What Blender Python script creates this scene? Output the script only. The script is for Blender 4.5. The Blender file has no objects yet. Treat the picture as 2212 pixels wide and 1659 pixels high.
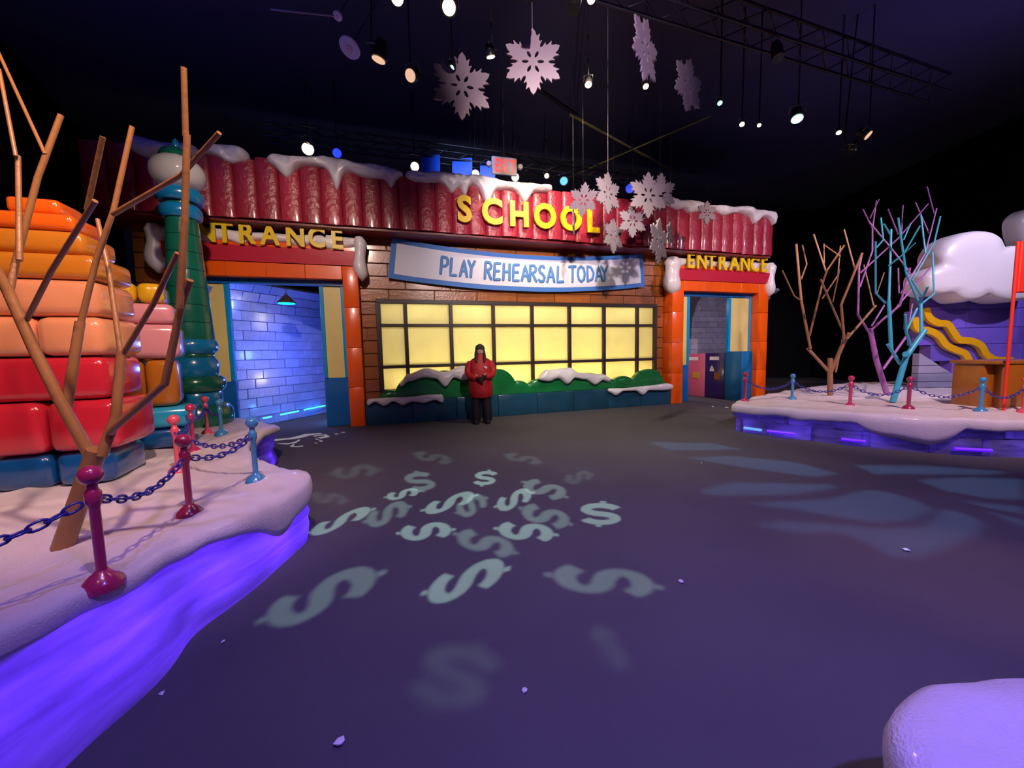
import bpy, bmesh, math, random
from mathutils import Vector, Matrix
from mathutils.geometry import delaunay_2d_cdt
random.seed(7)
PI = math.pi
scene = bpy.context.scene
C = scene.collection

# ------------------------------------------------------------------ camera
F, CX, CY, H = 831.0, 1106.0, 829.5, 1.46
PITCH, ROLL = math.radians(4.8), math.radians(1.2)
cam_d = bpy.data.cameras.new('camera')
cam_d.sensor_fit = 'HORIZONTAL'; cam_d.sensor_width = 36.0
cam_d.lens = 36.0 * F / 2212.0
cam_d.clip_start = 0.05; cam_d.clip_end = 200
cam = bpy.data.objects.new('camera', cam_d); C.objects.link(cam)
cam.matrix_world = (Matrix.Translation((0, 0, H)) @ Matrix.Rotation(math.radians(90) - PITCH, 4, 'X')
                    @ Matrix.Rotation(-ROLL, 4, 'Z'))
scene.camera = cam

# ------------------------------------------------------------------ world, view, big lights
w = bpy.data.worlds.new('World'); scene.world = w; w.use_nodes = True
w.node_tree.nodes['Background'].inputs[0].default_value = (0.10, 0.10, 0.30, 1)
w.node_tree.nodes['Background'].inputs[1].default_value = 0.012
vs = scene.view_settings
vs.view_transform = 'Standard'; vs.look = 'None'; vs.gamma = 1.0; vs.use_curve_mapping = False
vs.exposure = 0.0

def aim(o, target):
    d = Vector(target) - Vector(o.location)
    o.rotation_euler = d.to_track_quat('-Z', 'Y').to_euler()

def spot(loc, target, power, col, angle=60, blend=0.8, radius=0.08, name='spot_light'):
    l = bpy.data.lights.new(name, 'SPOT'); l.energy = power; l.color = col
    l.spot_size = math.radians(angle); l.spot_blend = blend; l.shadow_soft_size = radius
    o = bpy.data.objects.new(name, l); C.objects.link(o); o.location = loc; aim(o, target)
    return o

def point(loc, power, col, radius=0.08, name='point_light'):
    l = bpy.data.lights.new(name, 'POINT'); l.energy = power; l.color = col; l.shadow_soft_size = radius
    o = bpy.data.objects.new(name, l); C.objects.link(o); o.location = loc
    return o

WARM = (1.0, 0.80, 0.55); PINK = (1.0, 0.66, 0.62); VIO = (0.30, 0.22, 1.0); BLU = (0.12, 0.25, 1.0)
# stage wash from the rig over the visitors' heads
spot((1.5, 5.9, 5.9), (0.8, 8.9, 4.35), 620, WARM, 62, 0.9)                  # school sign
spot((0.9, 1.6, 4.6), (0.9, 9.0, 2.8), 2000, (1.0, 0.78, 0.74), 56, 0.9)     # wall and banner
spot((4.4, 3.6, 5.2), (5.9, 10.5, 3.1), 1400, (1.0, 0.72, 0.66), 48, 0.9)    # right entrance
spot((-1.4, 1.8, 5.2), (-4.0, 7.4, 3.0), 900, (1.0, 0.74, 0.64), 46, 0.9)    # left entrance
spot((-0.4, 0.6, 5.2), (-3.9, 3.6, 1.0), 900, (1.0, 0.64, 0.52), 62, 0.9)    # left island
spot((-1.6, -1.2, 5.0), (-3.6, 3.0, 1.6), 260, (1.0, 0.50, 0.48), 60, 0.9)   # left island fill
spot((5.2, 2.0, 5.4), (6.9, 6.9, 0.9), 1500, (1.0, 0.66, 0.68), 58, 0.9)     # right island
spot((9.6, 4.4, 5.6), (8.6, 8.8, 2.4), 1000, (0.86, 0.70, 1.0), 92, 0.9)      # purple wall
spot((1.9, -0.8, 5.2), (2.2, 1.2, 0.0), 1300, (0.24, 0.15, 1.0), 104, 1.0)   # violet floor wash
spot((-1.2, 0.6, 5.2), (-0.6, 1.8, 0.0), 250, (0.34, 0.26, 1.0), 84, 1.0)
spot((0.6, 4.4, 5.5), (1.3, 4.4, 0.0), 400, (1.0, 0.70, 0.54), 90, 1.0)      # warm floor centre
spot((2.0, 6.0, 5.6), (2.0, 7.4, 0.0), 480, (1.0, 0.92, 0.66), 80, 1.0)      # floor by the ledge
spot((6.5, 0.5, 5.2), (2.9, 2.3, 0.0), 420, (1.0, 0.42, 0.26), 17, 0.9)      # rust coloured pool of light
spot((0.4, -1.2, 5.7), (0.9, 5.5, 5.55), 2500, (1.0, 0.72, 0.82), 32, 0.8)     # added spot brightening the snowflakes
spot((1.2, 1.4, 4.6), (-2.5, 2.3, 2.4), 420, (1.0, 0.70, 0.42), 40, 0.9)      # brown tree
spot((2.3, 0.2, 4.6), (1.5, 0.8, 0.5), 45, (0.95, 0.62, 1.0), 34, 1.0)      # added extra spot brightening the near right mound
spot((-5.0, 2.5, 5.6), (-5.0, 4.5, 7.5), 240, (0.10, 0.10, 1.0), 128, 1.0)   # blue light on the ceiling
spot((9.0, 1.6, 5.0), (8.6, 4.2, 7.5), 1500, (0.22, 0.16, 1.0), 80, 1.0)
spot((2.0, 4.0, 4.6), (2.0, 9.0, 7.5), 40, (0.14, 0.10, 1.0), 140, 1.0)

# ------------------------------------------------------------------ pixel helpers
def ray(px, py):
    a = (px - CX) / F; b = -(py - CY) / F
    c, s = math.cos(ROLL), math.sin(ROLL)
    a2 = a * c + b * s; b2 = -a * s + b * c
    cp, sp = math.cos(PITCH), math.sin(PITCH)
    return Vector((a2, cp + b2 * sp, -sp + b2 * cp))
def onz(px, py, z=0.0):
    r = ray(px, py); return Vector((0, 0, H)) + r * ((z - H) / r.z)
def aty(px, py, y):
    r = ray(px, py); return Vector((0, 0, H)) + r * (y / r.y)
FA = onz(790, 920); FB = onz(1455, 872)
FU = (FB - FA).normalized(); FN = Vector((-FU.y, FU.x, 0)); FANG = math.atan2(FU.y, FU.x)
def fs(px, py, y=0.0):
    """pixel -> (s, z) on the school's front plane pushed y metres inwards"""
    r = ray(px, py); o = Vector((0, 0, H)); p = FA + FN * y
    q = o + r * ((p - o).dot(FN) / r.dot(FN))
    return (q - FA).dot(FU), q.z
def fw(s, y, z):
    return FA + FU * s + FN * y + Vector((0, 0, z))

# ------------------------------------------------------------------ materials
MATS = {}
def mat(name, col, rough=0.5, bump=0.0, bscale=20.0, var=0.0, vscale=4.0, coat=0.0, metal=0.0,
        emit=None, estr=0.0, rnd=0.0, trans=0.0, spec=0.5, sss=0.0, stretch=None):
    if name in MATS: return MATS[name]
    m = bpy.data.materials.new(name); m.use_nodes = True; MATS[name] = m
    nt = m.node_tree; n = nt.nodes; L = nt.links
    b = n['Principled BSDF']; out = n['Material Output']
    c4 = (col[0], col[1], col[2], 1)
    b.inputs['Base Color'].default_value = c4
    b.inputs['Roughness'].default_value = rough
    b.inputs['Metallic'].default_value = metal
    b.inputs['Coat Weight'].default_value = coat
    b.inputs['Coat Roughness'].default_value = 0.12
    b.inputs['Specular IOR Level'].default_value = spec
    if sss:
        b.inputs['Subsurface Weight'].default_value = sss
        b.inputs['Subsurface Radius'].default_value = (0.05, 0.05, 0.05)
    tc = n.new('ShaderNodeTexCoord'); vec = tc.outputs['Object']
    if stretch:
        mp = n.new('ShaderNodeMapping'); mp.inputs['Scale'].default_value = stretch
        L.new(vec, mp.inputs['Vector']); vec = mp.outputs['Vector']
    if var or rnd:
        mix = n.new('ShaderNodeMix'); mix.data_type = 'RGBA'; mix.blend_type = 'MIX'
        mix.inputs[6].default_value = tuple(min(1, x * (1 - max(var, rnd))) for x in col) + (1,)
        mix.inputs[7].default_value = tuple(min(1, x * (1 + max(var, rnd))) for x in col) + (1,)
        if var:
            no = n.new('ShaderNodeTexNoise'); no.inputs['Scale'].default_value = vscale
            no.inputs['Detail'].default_value = 4
            L.new(vec, no.inputs['Vector'])
            src = no.outputs['Fac']
            if rnd:
                oi = n.new('ShaderNodeObjectInfo'); ad = n.new('ShaderNodeMath'); ad.operation = 'MULTIPLY_ADD'
                ad.inputs[1].default_value = 0.6; L.new(oi.outputs['Random'], ad.inputs[0])
                sb = n.new('ShaderNodeMath'); sb.operation = 'SUBTRACT'; sb.inputs[1].default_value = 0.3
                L.new(src, sb.inputs[0]); L.new(sb.outputs[0], ad.inputs[2]); src = ad.outputs[0]
        else:
            oi = n.new('ShaderNodeObjectInfo'); src = oi.outputs['Random']
        L.new(src, mix.inputs[0]); L.new(mix.outputs[2], b.inputs['Base Color'])
        colsock = mix.outputs[2]
    else:
        colsock = None
    if bump:
        nb = n.new('ShaderNodeTexNoise'); nb.inputs['Scale'].default_value = bscale; nb.inputs['Detail'].default_value = 5
        L.new(vec, nb.inputs['Vector'])
        bp = n.new('ShaderNodeBump'); bp.inputs['Strength'].default_value = bump; bp.inputs['Distance'].default_value = 0.02
        L.new(nb.outputs['Fac'], bp.inputs['Height']); L.new(bp.outputs['Normal'], b.inputs['Normal'])
    if emit:
        b.inputs['Emission Color'].default_value = (emit[0], emit[1], emit[2], 1)
        b.inputs['Emission Strength'].default_value = estr
    if trans:
        t = n.new('ShaderNodeBsdfTranslucent'); t.inputs['Color'].default_value = c4
        if colsock: L.new(colsock, t.inputs['Color'])
        ms = n.new('ShaderNodeMixShader'); ms.inputs[0].default_value = trans
        L.new(b.outputs[0], ms.inputs[1]); L.new(t.outputs[0], ms.inputs[2]); L.new(ms.outputs[0], out.inputs['Surface'])
    return m

M_floor = mat('carpet', (0.115, 0.11, 0.118), 0.95, 0.5, 260, 0.18, 1.2, spec=0.1)
M_ceil = mat('navy_ceiling', (0.07, 0.07, 0.11), 0.95, spec=0.05)
M_drape = mat('black_drape', (0.012, 0.012, 0.016), 0.95, 0.3, 6, spec=0.05)
M_brick = mat('brown_ice', (0.33, 0.105, 0.024), 0.28, 0.35, 18, 0.35, 5, coat=0.4, rnd=0.35)
M_joint = mat('frosted_joint', (0.50, 0.24, 0.11), 0.6)
M_red = mat('red_ice', (0.34, 0.022, 0.045), 0.3, 0.8, 16, 0.3, 4, coat=0.4, rnd=0.18)
M_redb = mat('red_band', (0.55, 0.02, 0.05), 0.3, 0.15, 10, coat=0.3)
M_orange = mat('orange_ice', (0.90, 0.115, 0.004), 0.3, 0.12, 8, 0.12, 3, coat=0.4)
M_blue = mat('blue_ice', (0.003, 0.13, 0.46), 0.28, 0.12, 8, 0.25, 2, coat=0.4)
M_bluel = mat('light_blue_ice', (0.004, 0.30, 0.66), 0.28, 0.12, 8, 0.2, 3, coat=0.4)
M_glow = mat('yellow_ice_pane', (0.93, 0.86, 0.46), 0.4, 0.1, 12, 0.10, 3, trans=0.75)
M_glowd = mat('yellow_side_glass', (0.72, 0.62, 0.22), 0.35, 0.1, 12, 0.08, 3, coat=0.2)
M_frame = mat('dark_brown_frame', (0.035, 0.022, 0.02), 0.45)
M_green = mat('green_ice', (0.008, 0.19, 0.045), 0.25, 0.15, 8, 0.25, 4, coat=0.5)
M_teal = mat('teal_ice', (0.012, 0.075, 0.13), 0.28, 0.2, 8, 0.3, 3, coat=0.4, rnd=0.2)
M_snow = mat('snow_ice', (0.80, 0.78, 0.80), 0.35, 0.25, 9, coat=0.35)
M_yellow = mat('yellow_letter', (0.85, 0.60, 0.01), 0.4)
M_white = mat('white_fabric', (0.78, 0.80, 0.92), 0.6, 0.15, 5)
M_bblue = mat('banner_blue', (0.06, 0.22, 0.66), 0.6)
M_letblue = mat('banner_letter_blue', (0.08, 0.26, 0.62), 0.6)
M_black = mat('black_metal', (0.012, 0.012, 0.013), 0.4, metal=0.3)
M_dark = mat('dark_truss_metal', (0.05, 0.048, 0.05), 0.4, metal=0.7)
M_steel = mat('dull_steel', (0.25, 0.25, 0.27), 0.35, metal=0.9)

# ------------------------------------------------------------------ object helpers
def tag(o, label=None, cat=None, group=None, kind=None):
    if label: o['label'] = label
    if cat: o['category'] = cat
    if group: o['group'] = group
    if kind: o['kind'] = kind
    return o

def empty(name, loc=(0, 0, 0), rz=0.0, parent=None):
    o = bpy.data.objects.new(name, None); C.objects.link(o)
    o.location = loc; o.rotation_euler = (0, 0, rz); o.parent = parent
    o.empty_display_size = 0.1
    return o

def link(name, me, m=None, parent=None, loc=None, rot=None):
    o = bpy.data.objects.new(name, me); C.objects.link(o)
    if m and not me.materials: me.materials.append(m)
    o.parent = parent
    if loc is not None: o.location = loc
    if rot is not None: o.rotation_euler = rot
    return o

def mesh_from(bm, name, smooth=False, angle=None):
    me = bpy.data.meshes.new(name)
    bmesh.ops.recalc_face_normals(bm, faces=bm.faces[:])
    bm.to_mesh(me); bm.free()
    if smooth:
        me.polygons.foreach_set('use_smooth', [True] * len(me.polygons))
        if angle:
            me.set_sharp_from_angle(angle=math.radians(angle))
    return me

def box_bm(bm, x0, x1, y0, y1, z0, z1, bev=0.0, seg=1):
    v = [bm.verts.new(p) for p in ((x0, y0, z0), (x1, y0, z0), (x1, y1, z0), (x0, y1, z0),
                                   (x0, y0, z1), (x1, y0, z1), (x1, y1, z1), (x0, y1, z1))]
    fcs = [bm.faces.new([v[i] for i in q]) for q in
           ((0, 3, 2, 1), (4, 5, 6, 7), (0, 1, 5, 4), (1, 2, 6, 5), (2, 3, 7, 6), (3, 0, 4, 7))]
    if bev:
        eds = list({e for f in fcs for e in f.edges})
        bmesh.ops.bevel(bm, geom=eds, offset=bev, segments=seg, affect='EDGES', profile=0.5)

def box(name, x0, x1, y0, y1, z0, z1, m, parent=None, bev=0.0, seg=1, loc=None, rot=None):
    bm = bmesh.new(); box_bm(bm, x0, x1, y0, y1, z0, z1, bev, seg)
    return link(name, mesh_from(bm, name, bev > 0 and seg > 1, 40 if seg > 1 else None), m, parent, loc, rot)

def loft(name, rings, m, parent=None, n=20, cap=True, smooth=True, loc=None, noise=0.0, sq=1.0, sharp=50):
    """rings: (cx, cy, cz, rx, ry)"""
    bm = bmesh.new(); R = []
    for (cx, cy, cz, rx, ry) in rings:
        r = []
        for i in range(n):
            a = 2 * PI * i / n; ca, sa = math.cos(a), math.sin(a)
            ca = math.copysign(abs(ca) ** sq, ca); sa = math.copysign(abs(sa) ** sq, sa)
            k = 1 + noise * math.sin(3 * a + cz * 9) * math.sin(5 * a - cz * 7)
            r.append(bm.verts.new((cx + rx * ca * k, cy + ry * sa * k, cz)))
        R.append(r)
    for a, b in zip(R[:-1], R[1:]):
        for i in range(n):
            j = (i + 1) % n
            bm.faces.new((a[i], a[j], b[j], b[i]))
    if cap:
        bm.faces.new(R[0][::-1]); bm.faces.new(R[-1])
    return link(name, mesh_from(bm, name, smooth, sharp), m, parent, loc)

def lathe(name, prof, m, parent=None, n=24, loc=None, sharp=45):
    return loft(name, [(0, 0, z, r, r) for (r, z) in prof], m, parent, n, True, True, loc, sharp=sharp)

def tube_bm(bm, pts, radii, n=8, cap=True):
    pts = [Vector(p) for p in pts]; R = []
    prev = None
    for k, p in enumerate(pts):
        if k == 0: d = pts[1] - pts[0]
        elif k == len(pts) - 1: d = pts[-1] - pts[-2]
        else: d = (pts[k + 1] - pts[k]).normalized() + (pts[k] - pts[k - 1]).normalized()
        d.normalize()
        if prev is None:
            ref = Vector((0, 0, 1)) if abs(d.z) < 0.9 else Vector((1, 0, 0))
            s = d.cross(ref).normalized()
        else:
            s = (prev - d * prev.dot(d)).normalized()
        prev = s; t = d.cross(s)
        r = radii[k] if isinstance(radii, (list, tuple)) else radii
        R.append([bm.verts.new(p + (s * math.cos(2 * PI * i / n) + t * math.sin(2 * PI * i / n)) * r) for i in range(n)])
    for a, b in zip(R[:-1], R[1:]):
        for i in range(n):
            j = (i + 1) % n; bm.faces.new((a[i], a[j], b[j], b[i]))
    if cap:
        bm.faces.new(R[0][::-1]); bm.faces.new(R[-1])

def tube(name, pts, radii, m, parent=None, n=8, loc=None):
    bm = bmesh.new(); tube_bm(bm, pts, radii, n)
    return link(name, mesh_from(bm, name, True, 50), m, parent, loc)

def poly_mesh(polys, extrude=0.0, name='shape', bevel=0.0):
    """flat polygons with holes (even-odd fill) in the XY plane -> mesh"""
    cu = bpy.data.curves.new(name, 'CURVE'); cu.dimensions = '2D'; cu.fill_mode = 'BOTH'; cu.extrude = extrude
    cu.bevel_depth = bevel; cu.bevel_resolution = 1
    for p in polys:
        sp = cu.splines.new('POLY'); sp.points.add(len(p) - 1)
        for q, v in zip(sp.points, p): q.co = (v[0], v[1], 0, 1)
        sp.use_cyclic_u = True
    return curve_to_mesh(cu, name)

def curve_to_mesh(cu, name):
    o = bpy.data.objects.new('tmp', cu); C.objects.link(o)
    dg = bpy.context.evaluated_depsgraph_get(); dg.update()
    me = bpy.data.meshes.new_from_object(o.evaluated_get(dg))
    me.name = name
    bpy.data.objects.remove(o); bpy.data.curves.remove(cu)
    return me

def text_mesh(ch, size, extrude, offset, sx=1.0):
    cu = bpy.data.curves.new('txt', 'FONT'); cu.body = ch; cu.size = size; cu.extrude = extrude; cu.offset = offset
    cu.align_x = 'CENTER'; cu.resolution_u = 4
    me = curve_to_mesh(cu, 'letter')
    if len(me.vertices):
        xs = [v.co.x for v in me.vertices]; ys = [v.co.y for v in me.vertices]
        cxm = (max(xs) + min(xs)) / 2; y0 = min(ys); hgt = max(ys) - y0
        for v in me.vertices:
            v.co = Vector(((v.co.x - cxm) * sx, v.co.y - y0, v.co.z))
    return me

def noise2(x, y):
    return (math.sin(x * 1.7 + y * 2.3 + 1.1) + math.sin(x * 3.1 - y * 1.3 + 4.0) * .6 + math.sin(x * 0.7 + y * 4.1) * .5) / 2.1

# ------------------------------------------------------------------ room shell
def plane(name, pts, m):
    me = bpy.data.meshes.new(name); me.from_pydata(pts, [], [tuple(range(len(pts)))]); me.update()
    o = link(name, me, m); tag(o, kind='structure'); return o
bx = box('floor', -16, 14, -4, 18, -0.1, 0.0, M_floor); tag(bx, kind='structure')
bx = box('ceiling', -16, 14, -4, 18, 7.5, 7.6, M_ceil); tag(bx, kind='structure')
bx = box('wall_back', -16, 14, 17.8, 18, 0, 7.5, M_drape); tag(bx, kind='structure')
bx = box('wall_right', 13.8, 14, -4, 17.8, 0, 7.5, M_drape); tag(bx, kind='structure')
bx = box('wall_rear', -16, 14, -4.2, -4, 0, 7.5, M_drape); tag(bx, kind='structure')
def drape(name, a, b, zt):
    a = Vector(a); b = Vector(b); n = 160; bm = bmesh.new(); rows = []
    nrm = Vector((-(b - a).y, (b - a).x, 0)).normalized()
    for i in range(n + 1):
        p = a.lerp(b, i / n) + nrm * (0.06 * math.sin(i * 1.3) + 0.03 * math.sin(i * 0.47))
        rows.append((bm.verts.new((p.x, p.y, 0.0)), bm.verts.new((p.x, p.y, zt))))
    for r, q in zip(rows[:-1], rows[1:]): bm.faces.new((r[0], q[0], q[1], r[1]))
    return tag(link(name, mesh_from(bm, name, True), M_drape), kind='structure')
drape('wall_left', (-7.6, -3.9, 0), (-8.6, 6.3, 0), 7.5)
drape('wall_left_back', (-8.6, 6.3, 0), (-12.6, 12.9, 0), 7.5)

# ------------------------------------------------------------------ the school front
YW = 0.35                                    # brick face lies this far behind the pillars
wl = fs(816, 655, YW)[0]; wr = fs(1416, 662, YW)[0]; wt = fs(1100, 657, YW)[1]; wb = 0.66
wall = empty('wall_front', FA, FANG); tag(wall, kind='structure')
SL, SR, ZT = -3.75, 11.0, 4.5
bm = bmesh.new()
for (a, b, z0, z1) in ((SL, -3.19, 0, ZT), (-3.19, 0.0, 3.4, ZT), (0.0, wl, 0, ZT), (wl, wr, 0, wb), (wl, wr, wt, ZT),
                       (wr, 7.56, 0, ZT), (7.56, 10.83, 3.4, ZT), (10.83, SR, 0, ZT)):
    box_bm(bm, a, b, YW + 0.05, YW + 0.30, z0, z1)
link('wall_core', mesh_from(bm, 'wall_core'), M_joint, wall)
CL = 0.96
brick_cache = {}
def brick_mesh(L_, h_):
    k = (round(L_, 3), round(h_, 3))
    if k not in brick_cache:
        bm = bmesh.new(); box_bm(bm, 0, L_, 0, 0.06, 0, h_, 0.008)
        brick_cache[k] = mesh_from(bm, 'brick'); brick_cache[k].materials.append(M_brick)
    return brick_cache[k]
def solid_spans(z0, z1):
    blocks = [(-3.19, 0.0, 0, 3.5), (7.56, 10.83, 0, 3.5), (wl - 0.01, wr + 0.01, wb, wt + 0.01)]
    spans = [(SL, SR)]
    for (a, b, c, d) in blocks:
        if z1 > c + 0.02 and z0 < d - 0.02:
            nsp = []
            for (p, q) in spans:
                if b <= p or a >= q: nsp.append((p, q)); continue
                if a > p: nsp.append((p, a))
                if b < q: nsp.append((b, q))
            spans = nsp
    return spans
r = 0
zs = [0.0, 0.33, 0.66]
n_c = 7
zs += [0.66 + (wt - 0.66) * i / n_c for i in range(1, n_c + 1)]
while zs[-1] < 4.3: zs.append(zs[-1] + 0.266)
for r in range(len(zs) - 1):
    z0, z1 = zs[r], zs[r + 1]
    for (p, q) in solid_spans(z0, z1):
        x = SL - CL * (0.5 if r % 2 else 0.13 * (r % 3))
        while x < q:
            a = max(x, p); b = min(x + CL, q); x += CL
            if b - a < 0.05: continue
            o = link('brick', brick_mesh(b - a - 0.014, z1 - z0 - 0.014), None, wall)
            o.location = (a + 0.007, YW - random.uniform(0.002, 0.018), z0 + 0.007)

# red corrugated fascia under the roof
YF = -0.28
fas = empty('roof_fascia', FA, FANG)
tag(fas, 'long corrugated dark red ice fascia along the top of the school front', 'fascia')
f0, f1 = -4.0, fs(1672, 520, YF - 0.05)[0]; PWID = 0.345; zfb, zft = 3.91, 4.92
npan = int(round((f1 - f0) / PWID)); PWID = (f1 - f0) / npan
bm = bmesh.new()
prof = [(0.0, 0.0), (0.02, -0.022), (0.07, -0.036), (0.17, -0.046), (0.27, -0.036), (0.32, -0.022), (0.341, 0.0)]
prof = [(x * PWID / 0.345, y) for x, y in prof] + [(0.341 * PWID / 0.345, 0.2), (0.0, 0.2)]
NZ = 6; rows = []
for k in range(NZ + 1):
    z = k / NZ
    rows.append([bm.verts.new((x, y + 0.008 * math.sin(k * 2.1 + x * 9), z)) for x, y in prof])
for a, b in zip(rows[:-1], rows[1:]):
    for i in range(len(prof)):
        j = (i + 1) % len(prof); bm.faces.new((a[i], a[j], b[j], b[i]))
bm.faces.new(rows[0][::-1]); bm.faces.new(rows[-1])
pme = mesh_from(bm, 'panel', True, 50); pme.materials.append(M_red)
for i in range(npan):
    o = link('panel', pme, None, fas, (f0 + i * PWID + 0.004, YF + random.uniform(-0.03, 0.03), zfb + random.uniform(-0.01, 0.01)))
    o.scale = (1, 1, zft - zfb + random.uniform(-0.03, 0.03))
box('soffit', f0, f1, YF + 0.03, YW + 0.3, zfb - 0.05, zfb - 0.015, mat('dark_red_soffit', (0.20, 0.012, 0.02), 0.4), fas)
box('roof_deck', f0, f1, YF + 0.2, YW + 1.6, 4.7, 4.85, M_black, fas)

# window
win = empty('window_1', FA, FANG); tag(win, 'wide yellow backlit window in dark brown frame above the hedge', 'window', kind='structure')
cols = [wl] + [fs(x, 658, YW)[0] for x in (875, 973, 1065, 1149, 1230, 1305, 1377)] + [wr]
zrow = [wb, fs(1200, 782, YW)[1], fs(1000, 703, YW)[1], wt]
fy0, fy1 = YW - 0.03, YW + 0.10
def bar(a, b, c, d, nm='mullion'): return box(nm, a, b, fy0, fy1, c, d, M_frame, win, 0.008)
t = 0.05
bar(wl - 0.04, wr + 0.04, wt - 0.03, wt + 0.06, 'head_frame'); bar(wl - 0.04, wr + 0.04, wb - 0.04, wb + 0.04, 'sill_frame')
bar(wl - 0.05, wl + 0.05, wb, wt, 'side_frame'); bar(wr - 0.05, wr + 0.05, wb, wt, 'side_frame')
for x in cols[1:-1]: bar(x - t / 1.3, x + t / 1.3, wb, wt)
for z in zrow[1:-1]: bar(wl, wr, z - t / 1.5, z + t / 1.5, 'transom')
for i in range(len(cols) - 1):
    for j in range(3):
        a, b, c, d = cols[i] + 0.02, cols[i + 1] - 0.02, zrow[j] + 0.02, zrow[j + 1] - 0.02
        bm = bmesh.new()
        vv = [bm.verts.new(p) for p in ((a, YW + 0.05, c), (b, YW + 0.05, c), (b, YW + 0.05, d), (a, YW + 0.05, d))]
        bm.faces.new(vv)
        link('pane', mesh_from(bm, 'pane'), M_glow, win)
# lamp box behind the window
box('light_box', wl - 0.1, wr + 0.1, YW + 1.0, YW + 1.05, 0.3, 3.0, mat('white_liner', (0.8, 0.8, 0.75), 0.8), win)
box('light_box_floor', wl - 0.1, wr + 0.1, YW + 0.31, YW + 1.0, 0.3, 0.35, MATS['white_liner'], win)
for i in range(6):
    p = fw(wl + (wr - wl) * (i + 0.5) / 6, YW + 0.62, 0.78)
    point(p, 8 + 5.5 * math.sin(PI * (i + 1.2) / 7), (1.0, 0.84, 0.34), 0.10, 'window_lamp')
for i in range(5):
    p = fw(wl + (wr - wl) * (i + 0.5) / 5, YW + 0.75, 2.62)
    point(p, 11, (1.0, 0.90, 0.58), 0.12, 'window_lamp')

# doors
def door(name, label, p0, p1, o0, o1, pw):
    d = empty(name, FA, FANG); tag(d, label, 'door', kind='structure')
    zl0, zl1, zh = 2.95, 3.215, 3.50
    for (a, b) in ((p0, p0 + pw), (p1 - pw, p1)):
        for k in range(4):
            box('pillar_block', a, b, 0.0, YW + 0.1, k * zl1 / 4, (k + 1) * zl1 / 4 - 0.004, M_orange, d, 0.012, 2)
    n = 4; s0 = p0 + pw + 0.002; s1 = p1 - pw - 0.002
    for k in range(n):
        box('lintel_block', s0 + (s1 - s0) * k / n, s0 + (s1 - s0) * (k + 1) / n - 0.004, 0.0, YW + 0.1, zl0, zl1, M_orange, d, 0.008)
    # red header board, leaning forward
    bm = bmesh.new()
    pts = [(-0.03, zl1 + 0.004), (-0.055, zh), (0.2, zh), (0.2, zl1 + 0.004)]
    A_ = [bm.verts.new((p0 + 0.04, y, z)) for y, z in pts]; B_ = [bm.verts.new((p1 - 0.04, y, z)) for y, z in pts]
    for i in range(4): bm.faces.new((A_[i], A_[(i + 1) % 4], B_[(i + 1) % 4], B_[i]))
    bm.faces.new(A_[::-1]); bm.faces.new(B_)
    link('header', mesh_from(bm, 'header'), M_redb, d)
    box('header_back', p0, p1, 0.06, YW - 0.02, zl1 + 0.01, 3.68, M_orange, d, 0.02)
    # blue frame with yellow side lights
    yb0, yb1 = 0.22, 0.32
    for (a, b) in ((p0 + pw, o0), (o1, p1 - pw)):
        g = 0.075
        box('side_panel', a, b, yb0 + 0.01, yb1, 0.0, 1.0, M_blue, d, 0.01)
        box('jamb', a, a + g, yb0, yb1, 1.002, zl0 - 0.1, M_bluel, d, 0.008)
        box('jamb', b - g, b, yb0, yb1, 1.002, zl0 - 0.1, M_bluel, d, 0.008)
        box('side_glass', a + g, b - g, yb0 + 0.03, yb1 - 0.02, 1.002, zl0 - 0.1, M_glowd, d)
    box('door_head', p0 + pw, p1 - pw, yb0 - 0.02, yb1, zl0 - 0.098, zl0 - 0.002, M_blue, d)
    return d
door('door_1', 'wide orange framed entrance opening onto blue lit ice bricks', -3.19, 0.0, -2.3, -0.755, 0.285)
door('door_2', 'orange framed entrance with lockers standing inside', 7.56, 10.83, 8.32, 9.66, 0.36)

# sign letters
def word(name, label, txt, pxs, z0, y, size, m, offs, ext=0.03, sx=1.0, dip=0.0):
    g = empty(name, FA, FANG); tag(g, label, 'sign')
    for ch, px in zip(txt, pxs):
        me = text_mesh(ch, size, ext, offs, sx)
        link('letter', me, m, g, (fs(px, 540, y)[0], y, z0), (PI / 2, 0, 0))
    return g
ys = YF - 0.14
sS = fs(1005, 452, ys); sL = fs(1282, 475, ys)
zb_, zt_ = fs(1007, 481, ys)[1], fs(1007, 424, ys)[1]
hs = zt_ - zb_
word('school_sign', 'yellow block letters SCHOOL on the red fascia', 'SCHOOL', (1006, 1065, 1123, 1178, 1234, 1282), zb_, ys, hs / 0.76, M_yellow, 0.028, 0.025, 0.92)
ye = -0.12
eb = fs(730, 545, ye); et = fs(730, 501, ye)
word('entrance_sign', 'yellow letters ENTRANCE over the left doorway behind the green lamp post', 'ENTRANCE', (405, 447, 488, 538, 585, 640, 686, 730), 3.505, ye, (et[1] - eb[1]) / 0.76, M_yellow, 0.016, 0.02, 0.86)
eb = fs(1640, 597, ye); et = fs(1640, 565, ye)
word('entrance_sign', 'yellow letters ENTRANCE over the right doorway', 'ENTRANCE', (1493, 1516, 1537, 1562, 1587, 1610, 1631, 1652), 3.505, ye, (et[1] - eb[1]) / 0.76, M_yellow, 0.016, 0.02, 0.86)

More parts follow.
